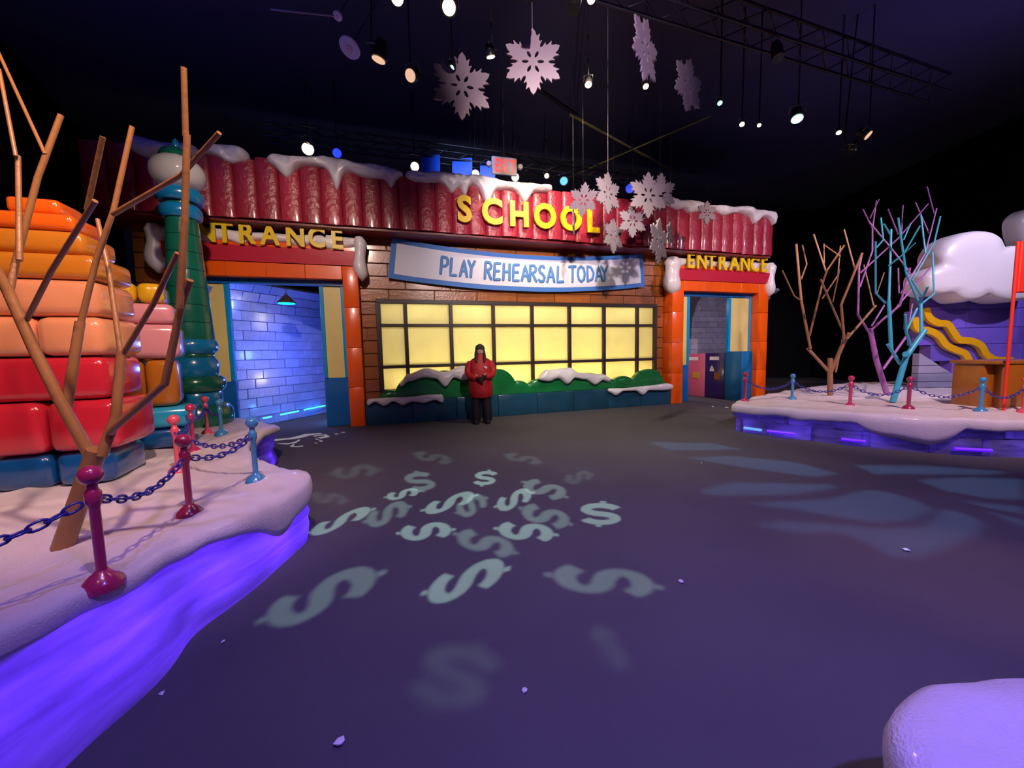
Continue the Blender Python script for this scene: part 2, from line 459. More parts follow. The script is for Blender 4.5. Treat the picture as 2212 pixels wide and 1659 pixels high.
# ------------------------------------------------------------------ snow strips on the front
def snow_strip(name, s0, s1, top, bot, y, T, m=M_snow, parent=None, n=60, k=10, loc=None, rz=None):
    bm = bmesh.new(); fr = []; bk = []
    for i in range(n + 1):
        u = i / n; s = s0 + (s1 - s0) * u
        e = min(1.0, math.sin(PI * min(max(u, 0.0), 1.0)) * 0 + min(u, 1 - u) * (s1 - s0) / (0.9 * T))
        e = math.sqrt(max(0.0, 1 - (1 - min(1, e)) ** 2))
        zt, zb = top(s), bot(s); zc = (zt + zb) / 2; hh = (zt - zb) / 2 * (0.25 + 0.75 * e)
        ring = []
        for j in range(2 * k):
            a = 2 * PI * j / (2 * k)
            cz = math.sin(a); cy = math.cos(a)
            cy = math.copysign(abs(cy) ** 0.75, cy)
            ring.append(bm.verts.new((s, y - T * max(e, 0.15) * cy * (1 + 0.22 * noise2(s * 5, a) + 0.1 * noise2(s * 13, a * 2)), zc + hh * cz)))
        fr.append(ring)
    for a, b in zip(fr[:-1], fr[1:]):
        for j in range(2 * k):
            q = (j + 1) % (2 * k); bm.faces.new((a[j], a[q], b[q], b[j]))
    bm.faces.new(fr[0][::-1]); bm.faces.new(fr[-1])
    return link(name, mesh_from(bm, name, True), m, parent, loc, (0, 0, rz) if rz is not None else None)

def drips(lst, base):
    def f(s):
        z = base(s)
        for (c, wd, dp) in lst: z -= dp * math.exp(-((s - c) / wd) ** 2)
        return z
    return f
def wavy(z0, a=0.03, ph=0.0):
    return lambda s: z0 + a * math.sin(s * 3.1 + ph) + a * 0.6 * math.sin(s * 7.3 + ph * 2)
# along the fascia top
yr = YF + 0.02
def roof_snow(px0, px1, dr, label, ph):
    s0 = fs(px0, 400, yr)[0]; s1 = fs(px1, 420, yr)[0]
    L_ = [(fs(p, 400, yr)[0], wd, dp * 1.35) for (p, wd, dp) in dr]
    o = snow_strip('roof_snow', s0, s1, wavy(zft + 0.14, 0.03, ph), drips(L_, wavy(zft - 0.05, 0.025, ph + 1)), yr, 0.2, loc=FA, rz=FANG, n=110)
    tag(o, label, 'snow', 'snow along the school roof')
roof_snow(285, 438, [(330, .2, .06), (400, .15, .05)], 'roof snow on the red fascia behind the globe of the green lamp post', 0.3)
roof_snow(446, 545, [(500, .15, .06)], 'short roof snow patch just right of the lamp globe', 1.3)
roof_snow(582, 872, [(622, .14, .14), (728, .10, .26), (790, .2, .04), (845, .08, .12)], 'roof snow left of the SCHOOL letters with one long drip', 2.2)
roof_snow(876, 1192, [(975, .13, .14), (1002, .08, .2), (1050, .12, .24), (1130, .13, .18), (920, .2, .05)], 'roof snow with rounded drips right above the SCHOOL letters', 0.9)
roof_snow(1434, 1674, [(1460, .16, .05), (1487, .15, .06), (1560, .2, .05), (1628, .13, .12), (1668, .12, .12)], 'roof snow at the far right end of the red fascia', 3.4)
# on the door headers
def header_snow(s0, s1, label, dl, dr_):
    g = empty('snow_drift', FA, FANG); tag(g, label, 'snow', 'snow caps on the door headers')
    snow_strip('snow_ridge', s0, s1, wavy(3.79, 0.02, s0), drips([(s0 + i * 0.5 + 0.3, .12, .06) for i in range(6)], wavy(3.60, 0.02)), 0.12, 0.14, parent=g)
    for (c, wd, zb2) in dl + dr_:
        # hanging end: stack of rings
        rings = []
        for q in range(9):
            u = q / 8; z = 3.79 + (zb2 - 3.79) * u
            k2 = math.sqrt(max(0.02, 1 - (2 * max(0, u - 0.5)) ** 4)) * (1 - 0.25 * math.sin(PI * u * 1.3) ** 2)
            if q == 0: k2 = 0.55
            rings.append((c + 0.02 * math.sin(q), 0.05, z, wd * k2, 0.2 * k2))
        loft('snow_drip', rings, M_snow, g, 16)
header_snow(-3.3, 0.08, 'white snow cap draped over the left entrance header', [(-3.27, 0.16, 2.96)], [(0.06, 0.14, 2.94)])
header_snow(7.48, 10.94, 'white snow cap draped over the right entrance header', [(7.58, 0.25, 2.86)], [(10.87, 0.16, 2.86)])

# ledge, hedge and their snow
ledge = empty('ice_ledge', FA, FANG); tag(ledge, 'low dark teal ice ledge running under the window', 'ledge')
NL = 8; l0, l1 = 0.012, 7.548
for i in range(NL):
    a = l0 + (l1 - l0) * i / NL; b = l0 + (l1 - l0) * (i + 1) / NL
    box('ledge_block', a, b - 0.006, -0.02, YW - 0.03, 0, 0.487, M_teal, ledge, 0.015, 2)
hp = []
def bump(c, wd, h0): return lambda s: math.sqrt(max(0, 1 - ((s - c) / wd) ** 2)) * h0
hs_pts = [(835, 842, 40), (905, 805, 48), (960, 800, 40), (1010, 798, 40), (1076, 797, 36), (1120, 822, 24), (1165, 818, 30), (1215, 802, 36), (1270, 805, 36), (1345, 812, 24), (1310, 818, 26), (1402, 797, 34)]
YH = 0.12
bl = []
for (px, py, rpx) in hs_pts:
    c = fs(px, py, YH); e = fs(px + rpx, py, YH)[0]; bl.append((c[0], (e - c[0]) * 1.15, c[1]))
he0 = fs(812, 850, YH)[0]; he1 = fs(1436, 830, YH)[0]
def hz(s):
    z = 0.52
    for (c, wd, top) in bl:
        if abs(s - c) < wd: z = max(z, 0.46 + (top - 0.46) * math.sqrt(1 - ((s - c) / wd) ** 2))
    return z
bm = bmesh.new(); rows = []
NH = 220
for i in range(NH + 1):
    s = he0 + (he1 - he0) * i / NH; z = hz(s)
    e = max(0.02, min(1, min(i, NH - i) / 8)) ** 0.5
    z = 0.492 + (z - 0.492) * e
    rows.append([bm.verts.new(p) for p in ((s, YH - 0.06, 0.491), (s, YH - 0.075, 0.491 + (z - .491) * .5), (s, YH - 0.05, z - 0.012 * e), (s, YH - 0.02, z),
                                           (s, YH + 0.08, z), (s, YH + 0.12, z - 0.012 * e), (s, YH + 0.12, 0.491))])
for a, b in zip(rows[:-1], rows[1:]):
    for j in range(len(a)):
        q = (j + 1) % len(a); bm.faces.new((a[j], a[q], b[q], b[j]))
bm.faces.new(rows[0][::-1]); bm.faces.new(rows[-1])
o = link('hedge', mesh_from(bm, 'hedge', True, 60), M_green, None, FA, (0, 0, FANG))
tag(o, 'scalloped green ice hedge standing on the ledge below the window', 'hedge')
def px_snow(pts_top, pts_bot, y, T, label, group, name='snow_drift'):
    """top and bottom outlines given as pixels on the plane y"""
    tp = [fs(a, b, y) for a, b in pts_top]; bt = [fs(a, b, y) for a, b in pts_bot]
    def interp(P):
        def f(s):
            if s <= P[0][0]: return P[0][1]
            for (a, b) in zip(P[:-1], P[1:]):
                if s <= b[0]:
                    u = (s - a[0]) / max(1e-6, b[0] - a[0]); u = u * u * (3 - 2 * u)
                    return a[1] + (b[1] - a[1]) * u
            return P[-1][1]
        return f
    o = snow_strip(name, tp[0][0], tp[-1][0], interp(tp), interp(bt), y, T, loc=FA, rz=FANG, n=90)
    tag(o, label, 'snow', group)
px_snow([(864, 825), (880, 808), (920, 795), (960, 803), (1000, 790), (1020, 800)],
        [(864, 838), (885, 824), (915, 816), (940, 818), (962, 836), (980, 816), (1000, 822), (1020, 816)], -0.0, 0.11,
        'thick white snow on the hedge beside the person in the red parka', 'snow on the hedge')
px_snow([(1163, 812), (1180, 799), (1230, 794), (1250, 805), (1300, 808), (1317, 815)],
        [(1163, 822), (1185, 824), (1205, 818), (1225, 830), (1240, 817), (1262, 820), (1285, 831), (1300, 821), (1317, 826)], -0.0, 0.11,
        'white snow on the right half of the hedge', 'snow on the hedge')
px_snow([(792, 862), (830, 859), (880, 857), (930, 852), (958, 851)],
        [(792, 878), (810, 869), (830, 877), (850, 868), (870, 876), (890, 868), (915, 871), (940, 865), (958, 871)], -0.09, 0.065,
        'white snow ripple along the ledge beside the left orange pillar', 'snow on the ledge')
px_snow([(1313, 839), (1350, 838), (1400, 833), (1440, 828), (1453, 830)],
        [(1313, 847), (1330, 854), (1345, 845), (1370, 844), (1388, 853), (1400, 843), (1440, 843), (1453, 840)], -0.09, 0.065,
        'white snow ripple along the ledge beside the right orange pillar', 'snow on the ledge')

# banner
YB = YW - 0.13
bt0, bt1 = fs(846, 513, YB), fs(1387, 548, YB); bb0, bb1 = fs(838, 600, YB), fs(1392, 619, YB)
btm = fs(1140, 551, YB); bbm = fs(1160, 630, YB)
sagt = (bt0[1] + bt1[1]) / 2 - btm[1]; sagb = (bb0[1] + bb1[1]) / 2 - bbm[1]
def ban(u, v):
    top = Vector((bt0[0] + (bt1[0] - bt0[0]) * u, bt0[1] + (bt1[1] - bt0[1]) * u - sagt * 4 * u * (1 - u)))
    bot = Vector((bb0[0] + (bb1[0] - bb0[0]) * u, bb0[1] + (bb1[1] - bb0[1]) * u - sagb * 4 * u * (1 - u)))
    p = bot.lerp(top, v)
    y = YB + 0.012 * math.sin(u * 23 + v * 3) * (1 - v) - 0.05 * math.sin(PI * v) * 0.5
    return p.x, y, p.y
def sheet(name, u0, u1, v0, v1, dy, m, parent, nu=60, nv=6, th=0.006):
    bm = bmesh.new(); G = []
    for i in range(nu + 1):
        G.append([])
        for j in range(nv + 1):
            x, y, z = ban(u0 + (u1 - u0) * i / nu, v0 + (v1 - v0) * j / nv)
            G[-1].append((bm.verts.new((x, y + dy, z)), bm.verts.new((x, y + dy + th, z))))
    for i in range(nu):
        for j in range(nv):
            bm.faces.new([G[a][b][0] for a, b in ((i, j), (i + 1, j), (i + 1, j + 1), (i, j + 1))])
            bm.faces.new([G[a][b][1] for a, b in ((i, j), (i, j + 1), (i + 1, j + 1), (i + 1, j))])
    return link(name, mesh_from(bm, name, True), m, parent)
banr = empty('banner', FA, FANG); tag(banr, 'white banner with blue border reading PLAY REHEARSAL TODAY', 'banner')
sheet('backing', 0, 1, 0, 1, 0, M_bblue, banr)
bpan = sheet('panel', 0.018, 0.982, 0.12, 0.88, -0.006, M_white, banr)
STK = {  # stroke letters on a unit box
 'P': [[(0, 0), (0.05, 1)], [(0.05, 1), (.5, 1), (.68, .85), (.66, .65), (.45, .5), (.05, .47)]],
 'L': [[(.05, 1), (0, 0), (.62, .03)]],
 'A': [[(0, 0), (.35, 1), (.72, 0)], [(.12, .33), (.6, .33)]],
 'Y': [[(0, 1), (.33, .52), (.66, 1)], [(.33, .52), (.3, 0)]],
 'R': [[(0, 0), (.03, 1)], [(.03, 1), (.45, 1), (.62, .82), (.55, .62), (.05, .48)], [(.25, .5), (.66, 0)]],
 'E': [[(.6, 1), (.03, .98), (0, 0), (.6, .02)], [(.02, .52), (.52, .53)]],
 'H': [[(0, 0), (.03, 1)], [(.62, 0), (.62, 1)], [(.02, .5), (.62, .52)]],
 'S': [[(.6, .86), (.45, 1), (.18, .97), (.05, .78), (.18, .58), (.45, .46), (.62, .28), (.5, .05), (.2, 0), (0, .14)]],
 'T': [[(0, .97), (.72, 1)], [(.38, .98), (.34, 0)]],
 'O': [[(.35, 1), (.1, .85), (0, .5), (.1, .14), (.36, 0), (.62, .15), (.72, .5), (.62, .85), (.35, 1)]],
 'D': [[(0, 0), (.03, 1), (.4, .92), (.66, .55), (.5, .15), (0, 0)]]}
def stroke_letter(ch, u0, wd, v0, v1, parent):
    bm = bmesh.new()
    Hh = v1 - v0
    for line in STK[ch]:
        # smooth a little
        pts = []
        for a, b in zip(line[:-1], line[1:]):
            for k in range(4): pts.append((a[0] + (b[0] - a[0]) * k / 4, a[1] + (b[1] - a[1]) * k / 4))
        pts.append(line[-1])
        P = []
        for (x, v) in pts:
            X, Y, Z = ban(u0 + x * wd, v0 + v * Hh); P.append(Vector((X, Y - 0.010, Z)))
        if (P[0] - P[-1]).length < 1e-4: P[-1] = P[-1] + Vector((1e-3, 0, 0))
        d0 = (P[0] - P[1]).normalized() * 0.018; d1 = (P[-1] - P[-2]).normalized() * 0.018
        P = [P[0] + d0] + P + [P[-1] + d1]
        rr = [0.016] + [0.031] * (len(P) - 2) + [0.016]
        tube_bm(bm, P, rr, 8)
    me = mesh_from(bm, 'letter', True, 60)
    ymid = sum(v.co.y for v in me.vertices) / len(me.vertices)
    for v in me.vertices: v.co.y = ymid + (v.co.y - ymid) * 0.25 + (ban(u0 + wd * .4, .5)[1] - 0.012 - ymid)
    link('letter', me, M_letblue, parent)
def u_of(px): return (fs(px, 590, YB)[0] - bb0[0]) / (bb1[0] - bb0[0])
lets = [('P', 949), ('L', 970), ('A', 991), ('Y', 1008), ('R', 1045), ('E', 1065), ('H', 1085), ('E', 1106), ('A', 1125), ('R', 1143),
        ('S', 1162), ('A', 1181), ('L', 1203), ('T', 1228), ('O', 1247), ('D', 1268), ('A', 1286), ('Y', 1299)]
for ch, px in lets:
    stroke_letter(ch, u_of(px), (u_of(px + 17) - u_of(px)) * 1.25, 0.27, 0.71, bpan)

# ------------------------------------------------------------------ inside the doorways
M_icebr = mat('ice_brick', (0.20, 0.30, 0.80), 0.3, 0.4, 14, 0.2, 5, coat=0.4, rnd=0.18)  # clear ice, with the blue of the light tinted into its colour
M_icedim = mat('grey_ice_brick', (0.42, 0.42, 0.52), 0.25, 0.5, 14, 0.2, 5, coat=0.4, rnd=0.25)
def vault(name, p0, p1, side_h, rad, m, label, bl=0.36, bh=0.2, rows_v=9, arcrows=7, back=0.06):
    """brick wall from p0 to p1 (xy) rising side_h then curving towards the camera over radius rad"""
    g = empty(name, (0, 0, 0)); tag(g, label, 'ice wall')
    p0 = Vector((p0[0], p0[1], 0)); p1 = Vector((p1[0], p1[1], 0))
    d = (p1 - p0); L_ = d.length; d.normalize(); nrm = Vector((d.y, -d.x, 0))   # towards camera
    bm = bmesh.new(); box_bm(bm, 0, bl - 0.005, 0, 0.10, 0, bh - 0.005, 0.007)
    me = mesh_from(bm, 'brick'); me.materials.append(m)
    ang = math.atan2(d.y, d.x)
    for r in range(rows_v + arcrows):
        if r < rows_v:
            z = r * bh; off = 0.0; tilt = 0.0
        else:
            th = (r - rows_v + 0.5) * bh / rad
            if th > PI / 2: break
            z = rows_v * bh + rad * math.sin((r - rows_v) * bh / rad); off = rad * (1 - math.cos((r - rows_v) * bh / rad)); tilt = th
        x = -bl * (0.5 if r % 2 else 0)
        while x < L_:
            xx = x + 0.006; x += bl
            p = p0 + d * xx + nrm * (off + random.uniform(-0.012, 0.012))
            o = link('brick', me, None, g, (p.x, p.y, z + 0.004), (tilt, 0, ang))
    return g
a_ = onz(500, 945); b_ = onz(700, 897)
dirv = (b_ - a_).normalized()
vault('ice_brick_wall', (a_.x - .35 - dirv.x * .5, a_.y + .9 - dirv.y * .5), (b_.x + dirv.x * 1.1, b_.y + dirv.y * 1.1 + .3), 1.8, 0.75, M_icebr,
      'blue lit wall of clear ice bricks inside the left doorway', rows_v=12, arcrows=3)
point(fw(-1.1, 0.75, 1.5), 45, (0.10, 0.20, 1.0), 0.1, 'tunnel_lamp')
point(fw(-0.6, 0.8, 0.25), 12, (0.05, 0.35, 1.0), 0.05, 'tunnel_lamp')
point(fw(-2.4, 0.55, 2.5), 7, (0.5, 0.5, 1.0), 0.1, 'tunnel_lamp')
# led strip pieces on the brick wall foot
M_led = mat('cyan_led', (0.1, 0.5, 0.9), 0.4, emit=(0.02, 0.45, 1.0), estr=6.0)
led = empty('led_strip', (0, 0, 0)); tag(led, 'cyan light strip low on the ice bricks inside the left doorway', 'light strip')
for (q0, q1) in ((545, 568), (585, 630), (640, 690)):
    c0 = onz(q0, 945 - (q0 - 500) * 0.24 - 1); c1 = onz(q1, 945 - (q1 - 500) * 0.24 - 1)
    z0 = 0.21
    A0 = Vector((c0.x, c0.y + 0.36, z0)); B0 = Vector((c1.x, c1.y + 0.30, z0 + 0.0))
    tube('led_bar', [A0, B0], 0.016, M_led, led, 6)
# pendant lamp
pl = aty(619, 655, 7.8)
pd = empty('pendant_lamp', (pl.x, pl.y, pl.z)); tag(pd, 'dark cone pendant lamp glowing cyan inside the left doorway', 'lamp')
M_brz = mat('dark_bronze', (0.09, 0.07, 0.05), 0.4, metal=0.5)
lathe('shade', [(0.17, 0.0), (0.165, 0.02), (0.05, 0.14), (0.02, 0.17), (0.015, 0.2)], M_brz, pd)
lathe('bulb', [(0.155, -0.012), (0.15, 0.0)], mat('cyan_glow', (0.1, 0.8, 0.9), 0.4, emit=(0.0, 0.75, 0.85), estr=1.5), pd)
tube('cord', [(0, 0, 0.2), (0, 0, 0.62)], 0.005, M_black, pd, 6)

# right doorway: vault and lockers
lp = [onz(1490, 854), onz(1520, 858), onz(1553, 864), onz(1604, 868)]
c0 = fw(7.3, 3.1, 0); c1 = fw(13.8, 3.1, 0)
vault('ice_brick_vault', (c0.x, c0.y), (c1.x, c1.y), 1.8, 1.4, M_icedim, 'dim grey ice brick vault behind the lockers in the right doorway', rows_v=11, arcrows=8)
point(fw(9.0, 1.2, 2.7), 14, (0.75, 0.65, 1.0), 0.1, 'tunnel_lamp')
def locker(p, q, hgt, m, label, dep=0.4, plate=True, hatch=None):
    p = Vector(p); q = Vector(q); L_ = (q - p).length; ang = math.atan2(q.y - p.y, q.x - p.x)
    g = empty('locker', (p.x, p.y, 0), ang); tag(g, label, 'locker', 'lockers inside the right doorway')
    bd = box('body', 0.004, L_ - 0.004, 0.0, dep, 0.0, hgt, m, g, 0.012, 2)
    if plate: box('name_plate', L_ * .25, L_ * .72, -0.012, 0.0, hgt - 0.2, hgt - 0.1, mat('plate_white', (0.75, 0.68, 0.75), 0.5), bd, 0.004)
    if hatch:
        box('handle', L_ * .5, L_ * .8, -0.02, 0.0, hgt * .42, hgt * .42 + 0.2, mat('locker_handle_' + hatch[0], hatch[1], 0.4), bd, 0.006)
    return g
lh = 1.28
dL = (lp[3] - lp[0]).normalized()
lp = [lp[0] + dL * (q - lp[0]).dot(dL) for q in lp]
locker(lp[0] - dL * 0.35, lp[1], lh, mat('pink_ice', (0.55, 0.10, 0.22), 0.35, coat=0.3), 'pink locker with white plate just inside the right doorway', hatch=('y', (0.5, 0.25, 0.05)))
nv = locker(lp[1], lp[2], lh + 0.02, mat('navy_ice', (0.028, 0.010, 0.14), 0.35, coat=0.3), 'dark navy locker with white sticker and orange handle', hatch=('o', (0.25, 0.07, 0.02)))
Ln = (lp[2] - lp[1]).length
st = poly_mesh([[(0, 0), (0.16, 0), (0.14, 0.06), (0.08, 0.17), (0.03, 0.1)]], 0.003, 'sticker')
link('sticker', st, mat('sticker_grey', (0.55, 0.5, 0.5), 0.6), nv, (Ln * .25, -0.006, 0.78), (PI / 2, 0, 0))
locker(lp[2], lp[3] - dL * 0.05, lh + 0.06, mat('locker_blue', (0.01, 0.15, 0.36), 0.35, coat=0.3), 'plain mid blue locker next to the right door jamb', plate=False)

# ------------------------------------------------------------------ snow islands
M_plat = mat('island_snow', (0.78, 0.72, 0.74), 0.5, 0.45, 110, 0.08, 10, coat=0.2)
M_skirt = mat('island_ice', (0.40, 0.36, 0.84), 0.3, 0.8, 5, 0.95, 3.0, trans=0.74, stretch=(1, 0.6, 5))  # clear ice; violet of the lamps inside mixed into the base colour
def smooth_loop(pts, n=200):
    m_ = len(pts); out = []
    for i in range(m_):
        p0, p1, p2, p3 = (Vector(pts[(i + k) % m_]) for k in (-1, 0, 1, 2))
        for k in range(n // m_):
            t = k / (n // m_)
            out.append(0.5 * ((2 * p1) + (-p0 + p2) * t + (2 * p0 - 5 * p1 + 4 * p2 - p3) * t * t + (-p0 + 3 * p1 - 3 * p2 + p3) * t ** 3))
    return out
def island(name, label, outline, center, ztop=0.48, drip=0.10, lip=0.07, seed=1, nn=240, humps=(), hang=1.0):
    g = empty(name, (center[0], center[1], 0)); tag(g, label, 'snow platform')
    rnd = random.Random(seed)
    c = Vector((center[0], center[1]))
    loop = [Vector((p.x, p.y)) for p in smooth_loop([(a, b, 0) for a, b in outline], nn)]
    N_ = len(loop)
    def top_z(x, y):
        z = ztop + 0.022 * noise2(x * 3, y * 3) + 0.012 * noise2(x * 9, y * 8)
        for (hx, hy, hr, hh) in humps:
            z += hh * math.exp(-((x - hx) ** 2 + (y - hy) ** 2) / hr ** 2)
        return z
    ph = [rnd.uniform(0, 6) for _ in range(4)]
    L_ = 0; arcs = [0]
    for i in range(N_): L_ += (loop[(i + 1) % N_] - loop[i]).length; arcs.append(L_)
    def dd(i):
        s = arcs[i]
        v = math.sin(s * 2.3 + ph[0]) + 0.8 * math.sin(s * 4.6 + ph[1]) + 0.4 * math.sin(s * 8 + ph[2])
        return max(0.0, v) / 2.2
    def nrm(i):
        t = loop[(i + 1) % N_] - loop[i - 1]; q = Vector((t.y, -t.x)).normalized()
        return q if q.dot(loop[i] - c) > 0 else -q
    NR = [nrm(i) for i in range(N_)]
    bm = bmesh.new(); rings = []
    fr = [0.0, 0.15, 0.3, 0.45, 0.6, 0.72, 0.82, 0.9, 0.96]
    cv = bm.verts.new((0, 0, top_z(c.x, c.y)))
    for f in fr[1:]:
        rg = []
        for i in range(N_):
            p = c.lerp(loop[i], f); rg.append(bm.verts.new((p.x - c.x, p.y - c.y, top_z(p.x, p.y))))
        rings.append(rg)
    for (off, dz, dk) in ((0.35, -0.01, 0), (0.8, -0.04, 0), (1.0, -0.09, 0.1), (0.95, -0.13, 0.6), (0.7, -0.15, 1.0), (0.25, -0.15, 1.0), (-0.4, -0.12, 0.9)):
        rg = []
        for i in range(N_):
            p = loop[i] + NR[i] * lip * off * (1 + 0.25 * math.sin(arcs[i] * 5 + ph[3]))
            z = top_z(p.x, p.y) + dz * (hang(p) if callable(hang) else hang) - dk * drip * 2.2 * dd(i) * ((hang(p) / 0.55) ** 1.5 if callable(hang) else 1.0)
            rg.append(bm.verts.new((p.x - c.x, p.y - c.y, z)))
        rings.append(rg)
    for i in range(N_): bm.faces.new((cv, rings[0][i], rings[0][(i + 1) % N_]))
    for a, b in zip(rings[:-1], rings[1:]):
        for i in range(N_):
            j = (i + 1) % N_; bm.faces.new((a[i], b[i], b[j], a[j]))
    link('snow_top', mesh_from(bm, 'snow_top', True), M_plat, g)
    return g, loop, NR, arcs, top_z
def skirt_sheet(g, loop, NR, center, z1, name='ice_base', rough=0.05, inset=0.02, i0=None, i1=None, flare=None):
    N_ = len(loop); bm = bmesh.new(); rows = []
    NZ = 10
    rng = range(N_ + 1) if i0 is None else range(i0, i1 + 1)
    for i in rng:
        p = loop[i % N_]; n_ = NR[i % N_]; col = []
        for k in range(NZ + 1):
            z = z1 * k / NZ
            o_ = -inset + rough * noise2(i * 0.13, z * 14) + 0.03 * math.sin(z * 20 + i * 0.05) * rough / 0.05
            if flare: o_ += flare(p) * (1 - k / NZ) ** 0.8
            q = p + n_ * o_
            col.append(bm.verts.new((q.x - center[0], q.y - center[1], z)))
        rows.append(col)
    for a, b in zip(rows[:-1], rows[1:]):
        for k in range(NZ): bm.faces.new((a[k], b[k], b[k + 1], a[k + 1]))
    return link(name, mesh_from(bm, name, True), M_skirt, g)

# left island
outL = [(-2.15, -1.06), (-2.06, 0.37), (-1.97, 1.2), (-1.87, 1.62), (-1.86, 2.0), (-1.69, 2.5), (-1.66, 3.0), (-2.12, 3.34), (-2.58, 3.74), (-3.02, 4.25),
        (-3.14, 4.95), (-3.57, 5.58), (-4.56, 6.15), (-5.7, 6.2), (-6.6, 5.3), (-6.7, 2.9), (-5.9, -0.18), (-4.4, -1.58)]
cL = (-4.0, 2.2)
gL, loopL, NRL, arcL, topL = island('snow_island', 'near left snow covered ice platform glowing violet, carrying the brown stick tree', outL, cL, seed=3, drip=0.045, lip=0.05, hang=lambda p: 0.55 + 0.75 * math.exp(-((p.y - 2.75) / 0.45) ** 2) if p.x > -3 else 0.55,
                    humps=((-1.9, 2.95, 0.32, 0.05), (-3.25, 4.75, 0.4, 0.10), (-4.0, 3.75, 0.5, 0.06)))
skirt_sheet(gL, loopL, NRL, cL, 0.43, rough=0.02, flare=lambda p: 0.02 + 0.31 * max(0.0, min(1.0, (2.75 - p.y) / 1.5)) if p.x > -3 else 0.0)
# right island
outR = [(3.93, 6.74), (3.97, 6.42), (4.4, 5.92), (5.0, 5.36), (5.72, 4.9), (6.35, 4.72), (7.22, 4.6), (8.37, 4.75), (9.82, 5.64), (10.69, 7.73), (10.64, 9.67), (9.26, 10.02), (7.57, 9.35), (6.03, 8.39), (4.85, 7.56)]
cR = (7.2, 7.0)
gR, loopR, NRR, arcR, topR = island('snow_island', 'far right snow covered ice platform with violet lit block sides', outR, cR, seed=11, drip=0.13, lip=0.05)
# block sides of the right island: open-backed ice blocks in two courses
N_ = len(loopR); step = 12
for cidx, (z0, z1) in enumerate(((0.0, 0.22), (0.225, 0.43))):
    i = -(step // 2) * cidx
    while i < N_ - (step // 2) * cidx:
        bm = bmesh.new(); rows = []
        dep = random.uniform(-0.015, 0.015)
        for k in range(step + 1):
            p = loopR[(i + k) % N_]; n_ = NRR[(i + k) % N_]
            e = 0.0 if 0 < k < step else -0.06
            q = p + n_ * (dep - 0.03 + e); tq = 0.0
            rows.append((bm.verts.new((q.x - cR[0], q.y - cR[1], z0)), bm.verts.new((q.x - cR[0], q.y - cR[1], z1))))
        for a, b in zip(rows[:-1], rows[1:]): bm.faces.new((a[0], b[0], b[1], a[1]))
        link('ice_block', mesh_from(bm, 'ice_block', False), M_skirt, gR)
        i += step
# front right corner mound
outC = [(0.94, 0.73), (1.03, 0.91), (1.28, 1.01), (1.67, 1.02), (2.2, 0.83), (2.7, 0.18), (2.4, -0.7), (1.67, -0.79), (1.14, -0.35), (0.95, 0.26)]
cC = (1.75, 0.2)
gC, loopC, NRC, arcC, topC = island('snow_island', 'rounded snow platform corner in the bottom right of the photo', outC, cC, seed=5, drip=0.05, lip=0.06, nn=160)
skirt_sheet(gC, loopC, NRC, cC, 0.43)
# coloured lamps inside the islands
def ring_lamps(loop, NR, idx, inset, z, power, col):
    for i in idx:
        p = loop[i % len(loop)] - NR[i % len(loop)] * inset
        point((p.x, p.y, z), power, col, 0.05, 'island_lamp')
def near_idx(loop, x, y): return min(range(len(loop)), key=lambda i: (loop[i].x - x) ** 2 + (loop[i].y - y) ** 2)
for (x, y, pw) in ((-1.92, 0.6, 9), (-1.86, 1.1, 10), (-1.78, 1.6, 8), (-1.75, 2.1, 7), (-1.63, 2.55, 5), (-1.66, 3.0, 2.2), (-2.58, 3.74, 2.2), (-3.14, 4.95, 2.6)):
    ring_lamps(loopL, NRL, [near_idx(loopL, x, y)], 0.15, 0.15, pw, (0.15, 0.04, 1.0))
for (x, y, pw) in ((4.0, 6.7, 1.4), (4.4, 5.95, 2.4), (5.0, 5.36, 2), (5.72, 4.9, .5), (6.5, 4.7, 2), (7.0, 4.65, 2), (7.6, 4.65, 1.4)):
    ring_lamps(loopR, NRR, [near_idx(loopR, x, y)], 0.25, 0.12, pw, (0.16, 0.09, 1.0))
for (x, y, pw) in ((1.03, 0.91, 1.2), (0.94, 0.5, 1.2)):
    ring_lamps(loopC, NRC, [near_idx(loopC, x, y)], 0.22, 0.15, pw, (0.3, 0.1, 1.0))
# small light bars showing through the right island's foot
M_mag = mat('violet_led', (0.3, 0.1, 0.9), 0.4, emit=(0.07, 0.0, 1.0), estr=1.3)
M_cy = mat('ice_blue_led', (0.1, 0.4, 0.9), 0.4, emit=(0.10, 0.30, 1.0), estr=1.2)
def led_bar(px0, px1, py0, py1, m, label):
    a = onz(px0, py0, 0.07); b = onz(px1, py1, 0.07)
    ia = near_idx(loopR, a.x, a.y); ib = near_idx(loopR, b.x, b.y)
    pa = loopR[ia] + NRR[ia] * 0.004; pb = loopR[ib] + NRR[ib] * 0.004
    o = tube('led_bar', [(pa.x, pa.y, 0.085), (pb.x, pb.y, 0.085)], 0.022, m, None, 6)
    tag(o, label, 'light strip', 'light bars at the foot of the right snow platform')
led_bar(1660, 1715, 933, 940, M_mag, 'violet light bar at the left end of the right platform foot')
led_bar(1815, 1870, 950, 957, M_mag, 'violet light bar in the middle of the right platform foot')
led_bar(2060, 2140, 970, 975, M_mag, 'violet light bar below the brown booth counter')
led_bar(1620, 1650, 922, 928, M_cy, 'pale blue light bar at the tip of the right platform')

